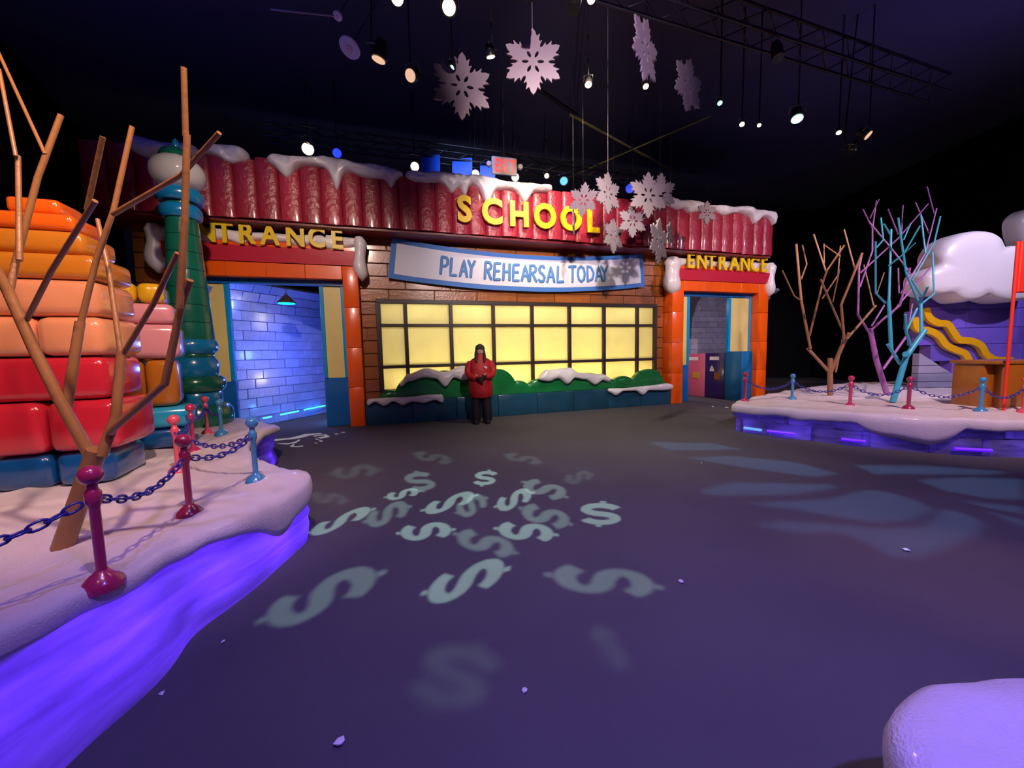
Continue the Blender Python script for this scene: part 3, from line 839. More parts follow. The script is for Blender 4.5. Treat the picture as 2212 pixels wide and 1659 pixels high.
# ------------------------------------------------------------------ stanchions and chains
def pmat(nm, col): return mat('post_' + nm, col, 0.25, coat=0.6)
PM = {'pink': pmat('pink', (0.75, 0.10, 0.16)), 'maroon': pmat('maroon', (0.30, 0.02, 0.08)), 'blue': pmat('blue', (0.05, 0.26, 0.50)), 'rose': pmat('rose', (0.50, 0.03, 0.13))}
def post(x, y, zb, hgt, m, label, group, r=0.019):
    g = empty('stanchion', (x, y, zb)); tag(g, label, 'post', group)
    lathe('foot', [(0.075, -0.02), (0.075, 0.0), (0.068, 0.018), (0.044, 0.044), (0.028, 0.056), (0.022, 0.065)], m, g, 20)
    lathe('shaft', [(r, 0.06), (r, hgt - 0.19), (r * 1.25, hgt - 0.175), (r * 1.5, hgt - 0.16), (r * 1.5, hgt - 0.12), (r * 1.15, hgt - 0.11), (r * 0.95, hgt - 0.1), (r * 0.95, hgt - 0.07)], m, g, 16)
    R_ = 0.043
    lathe('ball', [(0.012, hgt - 2 * R_)] + [(R_ * math.sin(PI * k / 12), hgt - R_ - R_ * math.cos(PI * k / 12)) for k in range(2, 12)] + [(0.006, hgt)], m, g, 18)
    return Vector((x, y, zb + hgt - 0.14))
M_chain = mat('blue_chain', (0.035, 0.035, 0.30), 0.3, coat=0.4)
bm = bmesh.new()
lk = []
for k in range(12):
    a = 2 * PI * k / 12; lk.append((0.026 * math.copysign(abs(math.cos(a)) ** 0.7, math.cos(a)) * 1.25, 0.017 * math.sin(a), 0))
n_ = 5; R = []
for k in range(12):
    p = Vector(lk[k]); d = (Vector(lk[(k + 1) % 12]) - Vector(lk[k - 1])).normalized(); s = Vector((-d.y, d.x, 0)); t = Vector((0, 0, 1))
    R.append([bm.verts.new(p + (s * math.cos(2 * PI * i / n_) + t * math.sin(2 * PI * i / n_)) * 0.0062) for i in range(n_)])
for k in range(12):
    a, b = R[k], R[(k + 1) % 12]
    for i in range(n_):
        j = (i + 1) % n_; bm.faces.new((a[i], a[j], b[j], b[i]))
LINK = mesh_from(bm, 'link', True); LINK.materials.append(M_chain)
def chain_pts(a, b, sag, pitch):
    n = 200; P = [a.lerp(b, i / n) - Vector((0, 0, sag * 4 * (i / n) * (1 - i / n))) for i in range(n + 1)]
    out = [P[0]]; acc = 0
    for p, q in zip(P[:-1], P[1:]):
        acc += (q - p).length
        if acc >= pitch: out.append(q); acc = 0
    return out
def chain(a, b, sag, label, group, big=True):
    P = chain_pts(a, b, sag, 0.05)
    if big:
        g = empty('chain', a); tag(g, label, 'chain', group)
        for k, (p, q) in enumerate(zip(P[:-1], P[1:])):
            d = (q - p).normalized(); o = link('link', LINK, None, g, (p + q) / 2 - a)
            x = d; up = Vector((0, 0, 1)); s = up.cross(x).normalized(); t = x.cross(s)
            if k % 2: s, t = t, -s
            o.rotation_euler = Matrix((x, s, t)).transposed().to_euler()
    else:
        bm = bmesh.new()
        for k, (p, q) in enumerate(zip(P[:-1], P[1:])):
            d = (q - p).normalized(); s = Vector((0, 0, 1)).cross(d).normalized(); t = d.cross(s)
            if k % 2: s, t = t, -s
            M_ = Matrix((d, s, t)).transposed().to_4x4(); M_.translation = (p + q) / 2 - a
            tmp = bmesh.new(); tmp.from_mesh(LINK); bmesh.ops.transform(tmp, matrix=M_, verts=tmp.verts[:])
            me = bpy.data.meshes.new('t'); tmp.to_mesh(me); tmp.free(); bm.from_mesh(me); bpy.data.meshes.remove(me)
        o = link('chain', mesh_from(bm, 'chain', True), M_chain, None, a); tag(o, label, 'chain', group)
def onL(px, py): p = onz(px, py, 0.48); p.z = topL(p.x, p.y) - 0.005; return p
def onR(px, py): p = onz(px, py, 0.48); p.z = topR(p.x, p.y) - 0.005; return p
gp = 'posts on the left snow platform'
def ph(px, py, p):   # post height from the pixel of its top
    return aty(px, py, p.y).z - p.z
ps = {}
p = Vector((-2.2, 1.0, 0.48)); ps['p0'] = post(p.x, p.y, 0.47, 0.55, PM['pink'], 'pink post at the left edge nearest the camera', gp)
p = onL(222, 1252); ps['p1'] = post(p.x, p.y, p.z, ph(180, 1006, p), PM['rose'], 'large deep rose post in front of the brown stick tree', gp)
p = onL(411, 1112); ps['p2'] = post(p.x, p.y, p.z, ph(396, 938, p), PM['maroon'], 'dark maroon post second from the camera on the left platform', gp)
p = onL(554, 1045); ps['p3'] = post(p.x, p.y, p.z, ph(541, 901, p), PM['blue'], 'blue post at the front edge of the left snow platform', gp)
p = onL(386, 1020); ps['p4'] = post(p.x, p.y, p.z, ph(370, 896, p), PM['pink'], 'bright pink post just behind the dark maroon post', gp)
p = onL(419, 975); ps['p5'] = post(p.x, p.y, p.z, ph(415, 872, p), PM['rose'], 'slim rose post between the two bright pink posts', gp)
p = onL(449, 936); ps['p6'] = post(p.x, p.y, p.z, ph(445, 855, p), PM['pink'], 'farthest bright pink post in front of the lamp post base', gp)
p = onL(480, 948); ps['p7'] = post(p.x, p.y, p.z, ph(474, 862, p), PM['blue'], 'small blue post near the left doorway', gp)
gc = 'blue chains on the left snow platform'
chain(ps['p0'], ps['p1'], 0.10, 'blue chain running off the left edge from the rose post', gc)
chain(ps['p1'], ps['p2'], 0.10, 'blue chain between the rose post and the maroon post', gc)
chain(ps['p2'], ps['p3'], 0.07, 'blue chain sagging between the maroon and front blue post', gc)
chain(ps['p4'], ps['p3'] + Vector((0, 0.02, 0.01)), 0.12, 'blue chain from the front blue post back to the bright pink post', gc)
chain(ps['p4'], ps['p5'], 0.10, 'blue chain between the nearer pink post and the slim rose post', gc)
chain(ps['p5'], ps['p6'], 0.08, 'blue chain between the slim rose post and the farthest pink post', gc, False)
chain(ps['p6'], ps['p7'], 0.08, 'blue chain between the farthest pink post and the small blue post', gc, False)
gp = 'posts on the right snow platform'; gc = 'blue chains on the right snow platform'
R_posts = []
for (px, py, tx, ty, m, lab) in ((1609, 866, 1611, 803, 'rose', 'rose post at the tip of the right platform before the doorway'),
                                 (1711, 862, 1714, 807, 'blue', 'blue post left of the tan stick tree'),
                                 (1836, 875, 1838, 811, 'rose', 'rose post between the tan and purple stick trees'),
                                 (1962, 883, 1962, 813, 'maroon', 'dark maroon post right of the blue stick tree'),
                                 (2118, 888, 2121, 814, 'blue', 'blue post in front of the brown booth counter'),
                                 (2212, 888, 2212, 814, 'pink', 'pink post at the right edge beside the booth')):
    p = onR(px, py); R_posts.append(post(p.x, p.y, p.z, ph(tx, ty, p), PM[m], lab, gp, 0.024))
labs = ['blue chain behind the tip of the right platform', 'blue chain sagging before the tan stick tree', 'blue chain sagging before the purple stick tree',
        'blue chain sagging right of the blue stick tree', 'blue chain sagging before the brown booth counter']
for k in range(5): chain(R_posts[k], R_posts[k + 1], 0.16, labs[k], gc, False)

# ------------------------------------------------------------------ stick trees
M_bark = mat('tan_stick', (0.34, 0.155, 0.055), 0.32, 0.15, 30, 0.25, 6)
M_tan2 = mat('tan_stick_dark', (0.30, 0.15, 0.075), 0.45, 0.2, 30, 0.2, 6)
M_pur = mat('purple_stick', (0.36, 0.13, 0.42), 0.4)
M_cyan = mat('cyan_stick', (0.05, 0.42, 0.62), 0.35)
def stick_tree(name, label, base_px, yb, branches, m, zb, conv, k=1.0, seed=1, taper=0.92):
    rnd = random.Random(seed)
    b = aty(base_px[0], base_px[1], yb)
    g = empty(name, (b.x, b.y, zb)); tag(g, label, 'tree', 'bare stick trees')
    B = Vector((b.x, b.y, zb))
    for bi, (pts, wd, y0, y1) in enumerate(branches):
        P = []
        n = len(pts)
        for i, q in enumerate(pts):
            px, py = conv(q); yy = yb + (y0 + (y1 - y0) * i / max(1, n - 1)) * k
            P.append(aty(px, py, yy) - B)
        r0 = conv.w(wd) / F * yb / 2 / math.sqrt(1 + ((conv(pts[0])[0] - CX) / F) ** 2) * 1.06
        for i in range(n - 1):
            a, c = P[i], P[i + 1]
            d = (c - a).normalized()
            if i == 0 and bi > 0: a = a - d * r0 * 0.5
            tube('branch' if bi else 'trunk', [a, c + d * r0 * 0.25], [r0 * taper ** i, r0 * taper ** (i + 1)], m, g, 10)
class CV:
    def __init__(s, x, y, sc): s.x, s.y, s.sc = x, y, sc
    def __call__(s, q): return s.x + q[0] / s.sc, s.y + q[1] / s.sc
    def w(s, wd): return wd / s.sc
one = CV(0, 0, 1)
BL = [([(135, 1183), (208, 975)], 56, 0, 0),
      ([(196, 985), (133, 872), (72, 751), (18, 631), (-12, 575)], 31, 0, -0.1),
      ([(142, 890), (173, 697)], 27, 0, 0.05),
      ([(174, 700), (208, 562), (245, 455), (285, 275)], 17, 0.05, 0.12),
      ([(246, 462), (392, 378), (473, 288)], 14, 0.07, -0.15),
      ([(221, 980), (250, 902), (262, 762)], 29, 0, 0.1),
      ([(260, 758), (235, 585), (211, 475)], 14, 0.1, 0.25),
      ([(268, 762), (332, 655), (383, 548)], 15, 0.1, -0.05),
      ([(238, 932), (356, 829), (392, 658), (410, 607)], 22, 0, -0.1),
      ([(388, 662), (399, 480), (404, 292)], 17, -0.1, -0.15),
      ([(401, 292), (397, 148)], 13, -0.15, -0.18),
      ([(18, 640), (33, 570), (81, 385), (131, 250)], 20, -0.05, 0.1),
      ([(42, 560), (41, 470), (39, 338)], 16, -0.04, 0.05),
      ([(34, 336), (-2, 150)], 11, 0.03, 0.1),
      ([(97, 332), (-4, 112)], 10, 0.06, 0.2),
      ([(58, 690), (111, 585), (205, 435)], 15, -0.05, -0.3),
      ([(188, 452), (222, 297)], 12, -0.25, -0.3)]
tb = onL(135, 1183)
stick_tree('stick_tree', 'large brown stick tree on the near left snow platform', (135, 1183), tb.y, BL, M_bark, tb.z, one, 1.0)
z3 = CV(1660, 400, 2.962)
T1 = [([(395, 1350), (393, 1110)], 40, 0, 0), ([(385, 1190), (250, 1045)], 26, 0, .2), ([(268, 1045), (210, 740), (178, 380)], 20, .15, .3),
      ([(207, 738), (165, 710), (90, 548)], 11, .2, -.2), ([(210, 600), (245, 505), (218, 385)], 11, .25, .6), ([(262, 965), (345, 630), (375, 545), (485, 385)], 15, .15, -.3),
      ([(370, 560), (290, 315)], 12, -.1, .1), ([(357, 500), (355, 375)], 9, 0, .1), ([(400, 1190), (480, 1010), (515, 950)], 30, 0, -.2), ([(485, 1000), (465, 765), (600, 435)], 19, -.15, -.4),
      ([(552, 535), (485, 285)], 11, -.3, -.1), ([(500, 985), (685, 772)], 18, -.2, .2), ([(672, 770), (610, 510)], 11, .2, .5), ([(695, 690), (740, 560)], 9, .2, .3),
      ([(470, 920), (335, 605)], 14, -.15, -.5), ([(345, 725), (445, 575), (460, 390)], 10, -.4, -.1), ([(460, 455), (360, 385)], 9, -.2, 0), ([(412, 745), (455, 540)], 9, -.3, -.5),
      ([(430, 1195), (480, 960)], 15, 0.05, .1)]
p = onR(1793, 856); stick_tree('stick_tree', 'tan brown stick tree, leftmost on the right snow platform', (1793, 856), p.y, T1, M_tan2, p.z, z3, 1.0)
T2 = [([(762, 1348), (690, 1120), (650, 920)], 42, 0, 0), ([(735, 1175), (880, 970)], 20, 0, .3), ([(645, 945), (572, 830), (580, 520), (600, 440)], 17, 0, .2),
      ([(585, 650), (665, 420), (665, 280), (690, 100)], 13, .1, .4), ([(665, 275), (605, 155)], 9, .3, .5), ([(650, 210), (708, 90)], 9, .3, .2),
      ([(655, 930), (730, 860), (840, 770), (905, 530)], 18, 0, -.3), ([(660, 900), (740, 770)], 14, 0, .2), ([(780, 830), (920, 660), (1035, 530)], 14, -.1, .4),
      ([(835, 690), (830, 530)], 11, .1, .2), ([(900, 880), (920, 760)], 12, .2, .3), ([(880, 970), (920, 760)], 10, .3, .3), ([(905, 560), (790, 410), (640, 230)], 12, -.2, .1),
      ([(590, 560), (830, 340), (1020, 120)], 12, .1, -.2), ([(830, 315), (765, 155)], 10, 0, .2), ([(850, 310), (860, 130)], 9, 0, .1), ([(850, 690), (1000, 440), (1040, 290), (1075, 150)], 13, -.1, .3),
      ([(1025, 305), (940, 110)], 10, .2, .4), ([(1060, 185), (1015, 10)], 9, .3, .2)]
p = onR(1917, 852); stick_tree('stick_tree', 'purple stick tree behind the bright blue one', (1917, 852), p.y, T2, M_pur, p.z, z3, 1.0)
T3 = [([(795, 1388), (880, 1100), (1000, 930)], 44, 0, 0), ([(840, 1140), (765, 1020)], 26, 0, -.1), ([(785, 1050), (770, 740)], 28, -.05, 0), ([(770, 745), (775, 620), (785, 285)], 19, 0, .2),
      ([(778, 315), (740, 250)], 13, .2, .1), ([(745, 752), (685, 690), (685, 360)], 15, 0, -.3), ([(690, 400), (735, 350), (720, 210)], 12, -.2, 0), ([(770, 515), (865, 440), (970, 260)], 12, .1, -.2),
      ([(860, 445), (940, 370)], 10, 0, -.2), ([(865, 350), (910, 245)], 10, 0, .1), ([(912, 1035), (880, 940), (875, 830)], 22, 0, -.2), ([(880, 935), (950, 790)], 18, -.1, .1),
      ([(980, 965), (975, 760)], 26, 0, .1), ([(968, 765), (880, 560), (830, 210)], 18, .1, -.1), ([(970, 755), (1020, 650)], 17, .1, -.2), ([(985, 755), (1060, 695), (1050, 430)], 15, .1, .3),
      ([(980, 705), (920, 610), (1060, 370), (1100, 200)], 14, .1, 0), ([(1005, 435), (975, 190)], 13, .05, .2), ([(880, 1082), (879, 1080)], 48, -.03, -.22)]
p = onR(1930, 870); stick_tree('stick_tree', 'bright blue stick tree leaning right on the right snow platform', (1930, 870), p.y, T3, M_cyan, p.z, z3, 1.0)

# ------------------------------------------------------------------ green lamp post
yl = 5.71
def lz(py, px=400): return aty(px, py, yl).z
def lr(wpx): return wpx / F * yl / 2 * 0.79
lx = aty(424, 850, yl).x
lpst = empty('lamp_post', (lx, yl, 0.48)); tag(lpst, 'tall green and blue ice lamp post with clear globe beside the left doorway', 'lamp post')
Z = lambda py: lz(py) - 0.48
lpst.rotation_euler = (0, 0.006, 0)
def ringp(name, y0, y1, wd, m):
    a, b = Z(y1), Z(y0); r_ = lr(wd); h_ = (b - a)
    lathe(name, [(r_ * .86, a), (r_ * .97, a + h_ * .2), (r_, a + h_ * .5), (r_ * .97, a + h_ * .8), (r_ * .86, b)], m, lpst, 32)
M_lg = mat('lamp_green_ice', (0.008, 0.14, 0.09), 0.22, 0.25, 7, 0.35, 4, coat=0.6)
M_lb = mat('lamp_blue_ice', (0.006, 0.22, 0.50), 0.22, 0.15, 7, 0.2, 3, coat=0.6)
ringp('foot_ring', 875, 928, 165, M_lg); ringp('base_drum', 842, 880, 118, M_lb); ringp('collar', 813, 846, 138, M_lg)
ringp('drum', 773, 816, 112, M_lb); ringp('neck', 760, 778, 96, M_lg); ringp('drum', 733, 764, 114, M_lb)
for k in range(7):
    y1 = 735 - k * 37.5; y0 = y1 - 37.0
    w0 = 101 - k * 4.6; w1 = 101 - (k + 1) * 4.6
    lathe('shaft_block', [(lr(w0), Z(y1)), (lr(w0) * 1.005, Z(y1) + .02), (lr(w1), Z(y0) - 0.004)], M_lg, lpst, 28)
ringp('ring', 447, 475, 92, M_lb); ringp('neck', 438, 449, 72, M_lg); ringp('ring', 412, 440, 107, M_lb)
gl = []
zc = (Z(412) + Z(338)) / 2; rg = (Z(338) - Z(412)) / 2
for k in range(1, 14):
    a = PI * k / 14; gl.append((lr(118) * math.sin(a) ** 0.8, zc - rg * math.cos(a)))
M_globe = mat('clear_globe_ice', (0.85, 0.85, 0.82), 0.08, 0.4, 4, 0.1, 3, coat=0.5, trans=0.35)
lathe('globe', gl, M_globe, lpst, 28)
lathe('cap', [(lr(70), Z(343)), (lr(74), Z(338)), (lr(60), Z(328)), (lr(22), Z(322)), (lr(16), Z(318))], M_lg, lpst, 24)
lathe('finial', [(lr(14), Z(320)), (lr(18), Z(312)), (lr(12), Z(304)), (lr(4), Z(299))], M_lb, lpst, 16)

# ------------------------------------------------------------------ tinted ice block stacks standing in for two carved figures
def stack(label, x, y, zb, tiers, rz):
    g = empty('ice_block_stack', (x, y, zb), rz); tag(g, label, 'ice blocks', 'stacks of tinted ice blocks')
    z = 0.0
    for (hgt, wx, wy, m, nb) in tiers:
        for k in range(nb):
            a = -wx / 2 + wx * k / nb; b = -wx / 2 + wx * (k + 1) / nb
            box('ice_block', a + .004, b - .004, -wy / 2, wy / 2, z, z + hgt - 0.006, m, g, min(0.07, hgt * .28), 3)
        z += hgt
def tint(nm, c): return mat('tint_' + nm, c, 0.2, 0.35, 3.5, 0.2, 2.5, coat=0.7)
M_t = {'blue': tint('blue', (0.006, 0.08, 0.30)), 'red': tint('red', (0.55, 0.02, 0.045)), 'peach': tint('peach', (0.80, 0.33, 0.17)),
       'amber': tint('amber', (0.62, 0.22, 0.02)), 'orange': tint('orange', (0.85, 0.15, 0.01)), 'pink': tint('pink', (0.80, 0.34, 0.42)),
       'yellow': tint('yellow', (0.85, 0.50, 0.02)), 'cyan': tint('cyan', (0.02, 0.40, 0.72)), 'rust': tint('rust', (0.50, 0.17, 0.02))}
ysk = 2.85
def zz(py): return aty(60, py, ysk).z
xs = aty(70, 900, ysk).x; zb = topL(xs, ysk) - 0.01
def seg(p0, p1): return zz(p1) - zz(p0)
stack('tall figure stand-in of stacked ice blocks tinted blue, red, peach and orange behind the brown stick tree', xs - 0.06, ysk + 0.3, zb,
      [(zz(985) - zb, 0.74, 0.52, M_t['blue'], 2), (seg(985, 870), 0.89, 0.59, M_t['red'], 2), (seg(870, 770), 0.78, 0.55, M_t['red'], 1),
       (seg(770, 680), 0.81, 0.59, M_t['peach'], 2), (seg(680, 595), 0.78, 0.55, M_t['peach'], 1), (seg(595, 535), 0.78, 0.52, M_t['amber'], 1), (seg(535, 480), 0.63, 0.44, M_t['amber'], 1),
       (seg(480, 440), 0.52, 0.41, M_t['orange'], 1), (seg(440, 402), 0.31, 0.30, M_t['orange'], 1)], 0.35)
y2 = 4.02
def z2(py): return aty(290, py, y2).z
x2 = aty(300, 800, y2).x; zb2 = topL(x2, y2) - 0.01
def seg2(p0, p1): return z2(p1) - z2(p0)
stack('shorter figure stand-in of stacked ice blocks tinted cyan, amber, pink and yellow beside the lamp post', x2, y2 + 0.1, zb2,
      [(z2(925) - zb2, 0.60, 0.43, M_t['blue'], 1), (seg2(925, 880), 0.73, 0.52, M_t['cyan'], 1), (seg2(880, 775), 0.53, 0.43, M_t['rust'], 2), (seg2(775, 700), 0.62, 0.52, M_t['pink'], 1),
       (seg2(700, 655), 0.57, 0.47, M_t['pink'], 1), (seg2(655, 610), 0.43, 0.43, M_t['yellow'], 2)], 0.6)

# ------------------------------------------------------------------ right island: purple ice wall, cloud, ribbons, booth
M_pw = mat('purple_ice', (0.16, 0.11, 0.60), 0.3, 0.25, 6, 0.25, 3, coat=0.4, rnd=0.12)
yw = 8.68
pw_ = empty('purple_ice_wall', (0, yw, 0)); tag(pw_, 'purple ice block wall behind the booth and blue tree', 'wall')
def rw(px, py, y=yw): q = aty(px, py, y); return q.x, q.z
rowz = [rw(2050, p)[1] for p in (846, 815, 780, 745, 710, 670, 630, 590)]
rowz[0] = 0.515
for k in range(len(rowz) - 1):
    z0, z1 = rowz[k], rowz[k + 1]
    # left edge follows the slope at the bottom and leans in at the top
    xl = [rw(x, 700)[0] for x in (2098, 2050, 2003, 1975, 1965, 1975, 1990)][k]
    xr = rw(2290, 700)[0]; nb = 3
    for j in range(nb):
        a = xl + (xr - xl) * j / nb; b = xl + (xr - xl) * (j + 1) / nb
        box('ice_block', a + .003, b - .003, -0.12, 0.15, z0 + .003, z1 - .003, M_pw, pw_, 0.012)
M_clear = mat('clear_frosted_ice', (0.45, 0.45, 0.62), 0.15, 0.3, 5, 0.2, 3, coat=0.5, trans=0.3)
tri = empty('clear_ice_ramp', (0, yw - 0.35, 0)); tag(tri, 'clear frosted ice triangle of stacked slabs left of the brown counter', 'ice ramp')
yt = yw - 0.35
zl = [rw(2000, p, yt)[1] for p in (848, 824, 806, 789, 762)]; zl[0] = 0.495
for k in range(4):
    z0, z1 = zl[k], zl[k + 1]
    f0_, f1_ = (z0 - zl[0]) / (zl[4] - zl[0]), (z1 - zl[0]) / (zl[4] - zl[0])
    xa = rw(1984, 800, yt)[0]; xb = rw(2104, 800, yt)[0]
    e0 = xb + (xa - xb) * f0_; e1 = xb + (xa - xb) * f1_
    bm = bmesh.new()
    sec = [(xa, z0), (e0, z0), (max(e1, xa + .02), z1 - .012), (xa, z1 - .012)]
    A_ = [bm.verts.new((x, 0, z)) for x, z in sec]; B_ = [bm.verts.new((x, 0.14, z)) for x, z in sec]
    for i in range(4): bm.faces.new((A_[i], A_[(i + 1) % 4], B_[(i + 1) % 4], B_[i]))
    bm.faces.new(A_[::-1]); bm.faces.new(B_)
    link('ice_slab', mesh_from(bm, 'ice_slab'), M_clear, tri)
# yellow ribbons
M_rib = mat('yellow_ribbon_ice', (0.75, 0.42, 0.01), 0.25, 0.1, 6, coat=0.5)
def ribbon(pts, wd, name, parent, y):
    # dense smooth
    P = smooth_open(pts, 8); L_ = []
    bm = bmesh.new(); rows = []
    Q = [Vector((rw(a, b, y)[0], rw(a, b, y)[1])) for a, b in P]
    for i, q in enumerate(Q):
        t_ = (Q[min(i + 1, len(Q) - 1)] - Q[max(i - 1, 0)]).normalized(); n_ = Vector((-t_.y, t_.x)); h_ = wd / 2
        if i in (0, len(Q) - 1): h_ *= 0.5
        rows.append([bm.verts.new((q.x + n_.x * o_ * h_, d_, q.y + n_.y * o_ * h_)) for o_, d_ in ((-1, 0), (-.85, -.04), (.85, -.04), (1, 0), (.9, .05), (-.9, .05))])
    for a, b in zip(rows[:-1], rows[1:]):
        for j in range(6): bm.faces.new((a[j], a[(j + 1) % 6], b[(j + 1) % 6], b[j]))
    bm.faces.new(rows[0][::-1]); bm.faces.new(rows[-1])
    return link(name, mesh_from(bm, name, True, 50), M_rib, parent)
def smooth_open(pts, n):
    out = []
    m_ = len(pts)
    for i in range(m_ - 1):
        p0 = Vector(pts[max(i - 1, 0)]); p1 = Vector(pts[i]); p2 = Vector(pts[i + 1]); p3 = Vector(pts[min(i + 2, m_ - 1)])
        for k in range(n):
            t = k / n
            out.append(0.5 * ((2 * p1) + (-p0 + p2) * t + (2 * p0 - 5 * p1 + 4 * p2 - p3) * t * t + (-p0 + 3 * p1 - 3 * p2 + p3) * t ** 3))
    out.append(Vector(pts[-1])); return out
def c4(q): return (1940 + q[0] / 3.456, 420 + q[1] / 3.456)
yrb = yw - 0.19
rb = empty('ribbon', (0, yrb, 0)); tag(rb, 'two wavy yellow ribbons of ice sloping across the purple wall', 'ribbon')
ribbon([c4(q) for q in ((200, 850), (225, 920), (290, 960), (360, 970), (405, 1030), (450, 1085), (540, 1095), (610, 1130), (650, 1195), (720, 1235), (850, 1240))], 0.165, 'ribbon_strand', rb, yrb)
ribbon([c4(q) for q in ((115, 920), (140, 1000), (230, 1020), (300, 1060), (350, 1125), (420, 1160), (490, 1190), (530, 1255), (585, 1300))], 0.165, 'ribbon_strand', rb, yrb)
# white cloud crown
yc_ = yw - 0.05
def cloud(px_pts, y, T, label, name='snow_cloud'):
    P = smooth_loop([(a, b, 0) for a, b in px_pts], 120)
    Q = [Vector(rw(p.x, p.y, y)) for p in P]
    c = sum(Q, Vector((0, 0))) / len(Q)
    bm = bmesh.new(); N = len(Q); rings = []
    for (f, d) in ((1.0, 0.0), (0.985, -0.45), (0.95, -0.75), (0.88, -0.95), (0.6, -1.0)):
        rings.append([bm.verts.new((c.x + (q.x - c.x) * f, T * d, c.y + (q.y - c.y) * f)) for q in Q])
    back = [bm.verts.new((q.x, T * 0.8, q.y)) for q in Q]
    for a, b in zip(rings[:-1], rings[1:]):
        for i in range(N): bm.faces.new((a[i], a[(i + 1) % N], b[(i + 1) % N], b[i]))
    for i in range(N): bm.faces.new((back[i], back[(i + 1) % N], rings[0][(i + 1) % N], rings[0][i]))
    cf = bm.verts.new((c.x, -T, c.y)); cb = bm.verts.new((c.x, T * .8, c.y))
    for i in range(N):
        bm.faces.new((rings[-1][i], rings[-1][(i + 1) % N], cf)); bm.faces.new((back[(i + 1) % N], back[i], cb))
    o = link(name, mesh_from(bm, name, True, 70), M_snow, None, (0, y, 0)); tag(o, label, 'snow')
cloud([c4(q) for q in ((120, 640), (150, 590), (225, 545), (230, 460), (290, 370), (420, 300), (560, 285), (660, 320), (710, 400), (790, 395), (900, 430), (1000, 560), (980, 720), (900, 790), (750, 810), (640, 790), (575, 765), (500, 800), (400, 805), (310, 755), (200, 760), (130, 730))],
      yw - 0.42, 0.28, 'big white cloud shaped snow crown on the purple ice wall')
cloud([c4(q) for q in ((840, 230), (880, 150), (960, 110), (1080, 130), (1150, 250), (1120, 380), (1000, 420), (880, 380))], yw + 0.35, 0.2, 'pale rounded snow lobe above the red sign board')
# booth
M_br = mat('brown_counter_ice', (0.36, 0.12, 0.012), 0.3, 0.2, 6, 0.25, 3, coat=0.4)
M_rd = mat('booth_red', (0.85, 0.045, 0.03), 0.4)
bo = onR(2168, 885); yb_ = bo.y
bth = empty('booth', (bo.x, bo.y, bo.z)); tag(bth, 'red booth with brown ice counter at the right edge of the photo', 'booth')
zrel = lambda py: aty(2168, py, yb_).z - bo.z
tube('post', [(0, 0, 0), (0, 0, zrel(522))], 0.019, M_rd, bth, 12)
tube('post', [(1.9, 0.1, 0), (1.9, 0.1, zrel(522))], 0.019, M_rd, bth, 12)
box('sign_board', 0.02, 1.9, -0.03, 0.05, zrel(633), zrel(522), M_rd, bth, 0.012)
xc0 = aty(2105, 860, yb_ + 0.35).x - bo.x
box('counter', xc0 + 0.1, 1.95, 0.08, 0.6, -0.01, zrel(788), M_br, bth, 0.02, 2)
box('counter_side', xc0 - 0.06, xc0 + 0.09, 0.2, 0.62, -0.01, zrel(788), M_br, bth, 0.02, 2)
box('counter_top', xc0 - 0.08, 2.0, 0.06, 0.66, zrel(788) + 0.003, zrel(780), M_br, bth, 0.012)

# ------------------------------------------------------------------ person
def skin_obj(name, joints, edges, radii, m, parent, sub=2):
    me = bpy.data.meshes.new(name); me.from_pydata(joints, edges, []); me.update()
    o = link(name, me, m, parent)
    md = o.modifiers.new('Skin', 'SKIN'); md.use_smooth_shade = True
    sv = me.skin_vertices[0].data if me.skin_vertices else None
    if sv is None:
        me.attributes.new; 
    return o, me
def skinned(name, joints, edges, radii, m, parent, sub=2, root=0):
    bm = bmesh.new(); lay = bm.verts.layers.skin.verify()
    vs_ = []
    for i, (p, r_) in enumerate(zip(joints, radii)):
        v = bm.verts.new(p); v[lay].radius = (r_, r_) if not isinstance(r_, tuple) else r_; v[lay].use_root = (i == root); vs_.append(v)
    for a, b in edges: bm.edges.new((vs_[a], vs_[b]))
    me = bpy.data.meshes.new(name); bm.to_mesh(me); bm.free()
    o = bpy.data.objects.new('tmp', me); C.objects.link(o)
    md = o.modifiers.new('Skin', 'SKIN'); md.use_smooth_shade = True
    sd = o.modifiers.new('Sub', 'SUBSURF'); sd.levels = sub; sd.render_levels = sub
    dg = bpy.context.evaluated_depsgraph_get(); dg.update()
    m2 = bpy.data.meshes.new_from_object(o.evaluated_get(dg)); m2.name = name
    bpy.data.objects.remove(o); bpy.data.meshes.remove(me)
    m2.polygons.foreach_set('use_smooth', [True] * len(m2.polygons))
    return link(name, m2, m, parent)
M_skin = mat('skin', (0.50, 0.30, 0.22), 0.5)
M_parka = mat('red_parka', (0.40, 0.008, 0.012), 0.6, 0.4, 14, 0.2, 8)
M_trou = mat('black_trousers', (0.010, 0.009, 0.013), 0.7)
M_glove = mat('black_glove', (0.008, 0.007, 0.007), 0.7)
M_hat = mat('dark_olive_hat', (0.028, 0.020, 0.012), 0.8, 0.4, 60)
M_hair = mat('dark_hair', (0.018, 0.009, 0.006), 0.5)
pf = onz(1041, 914)
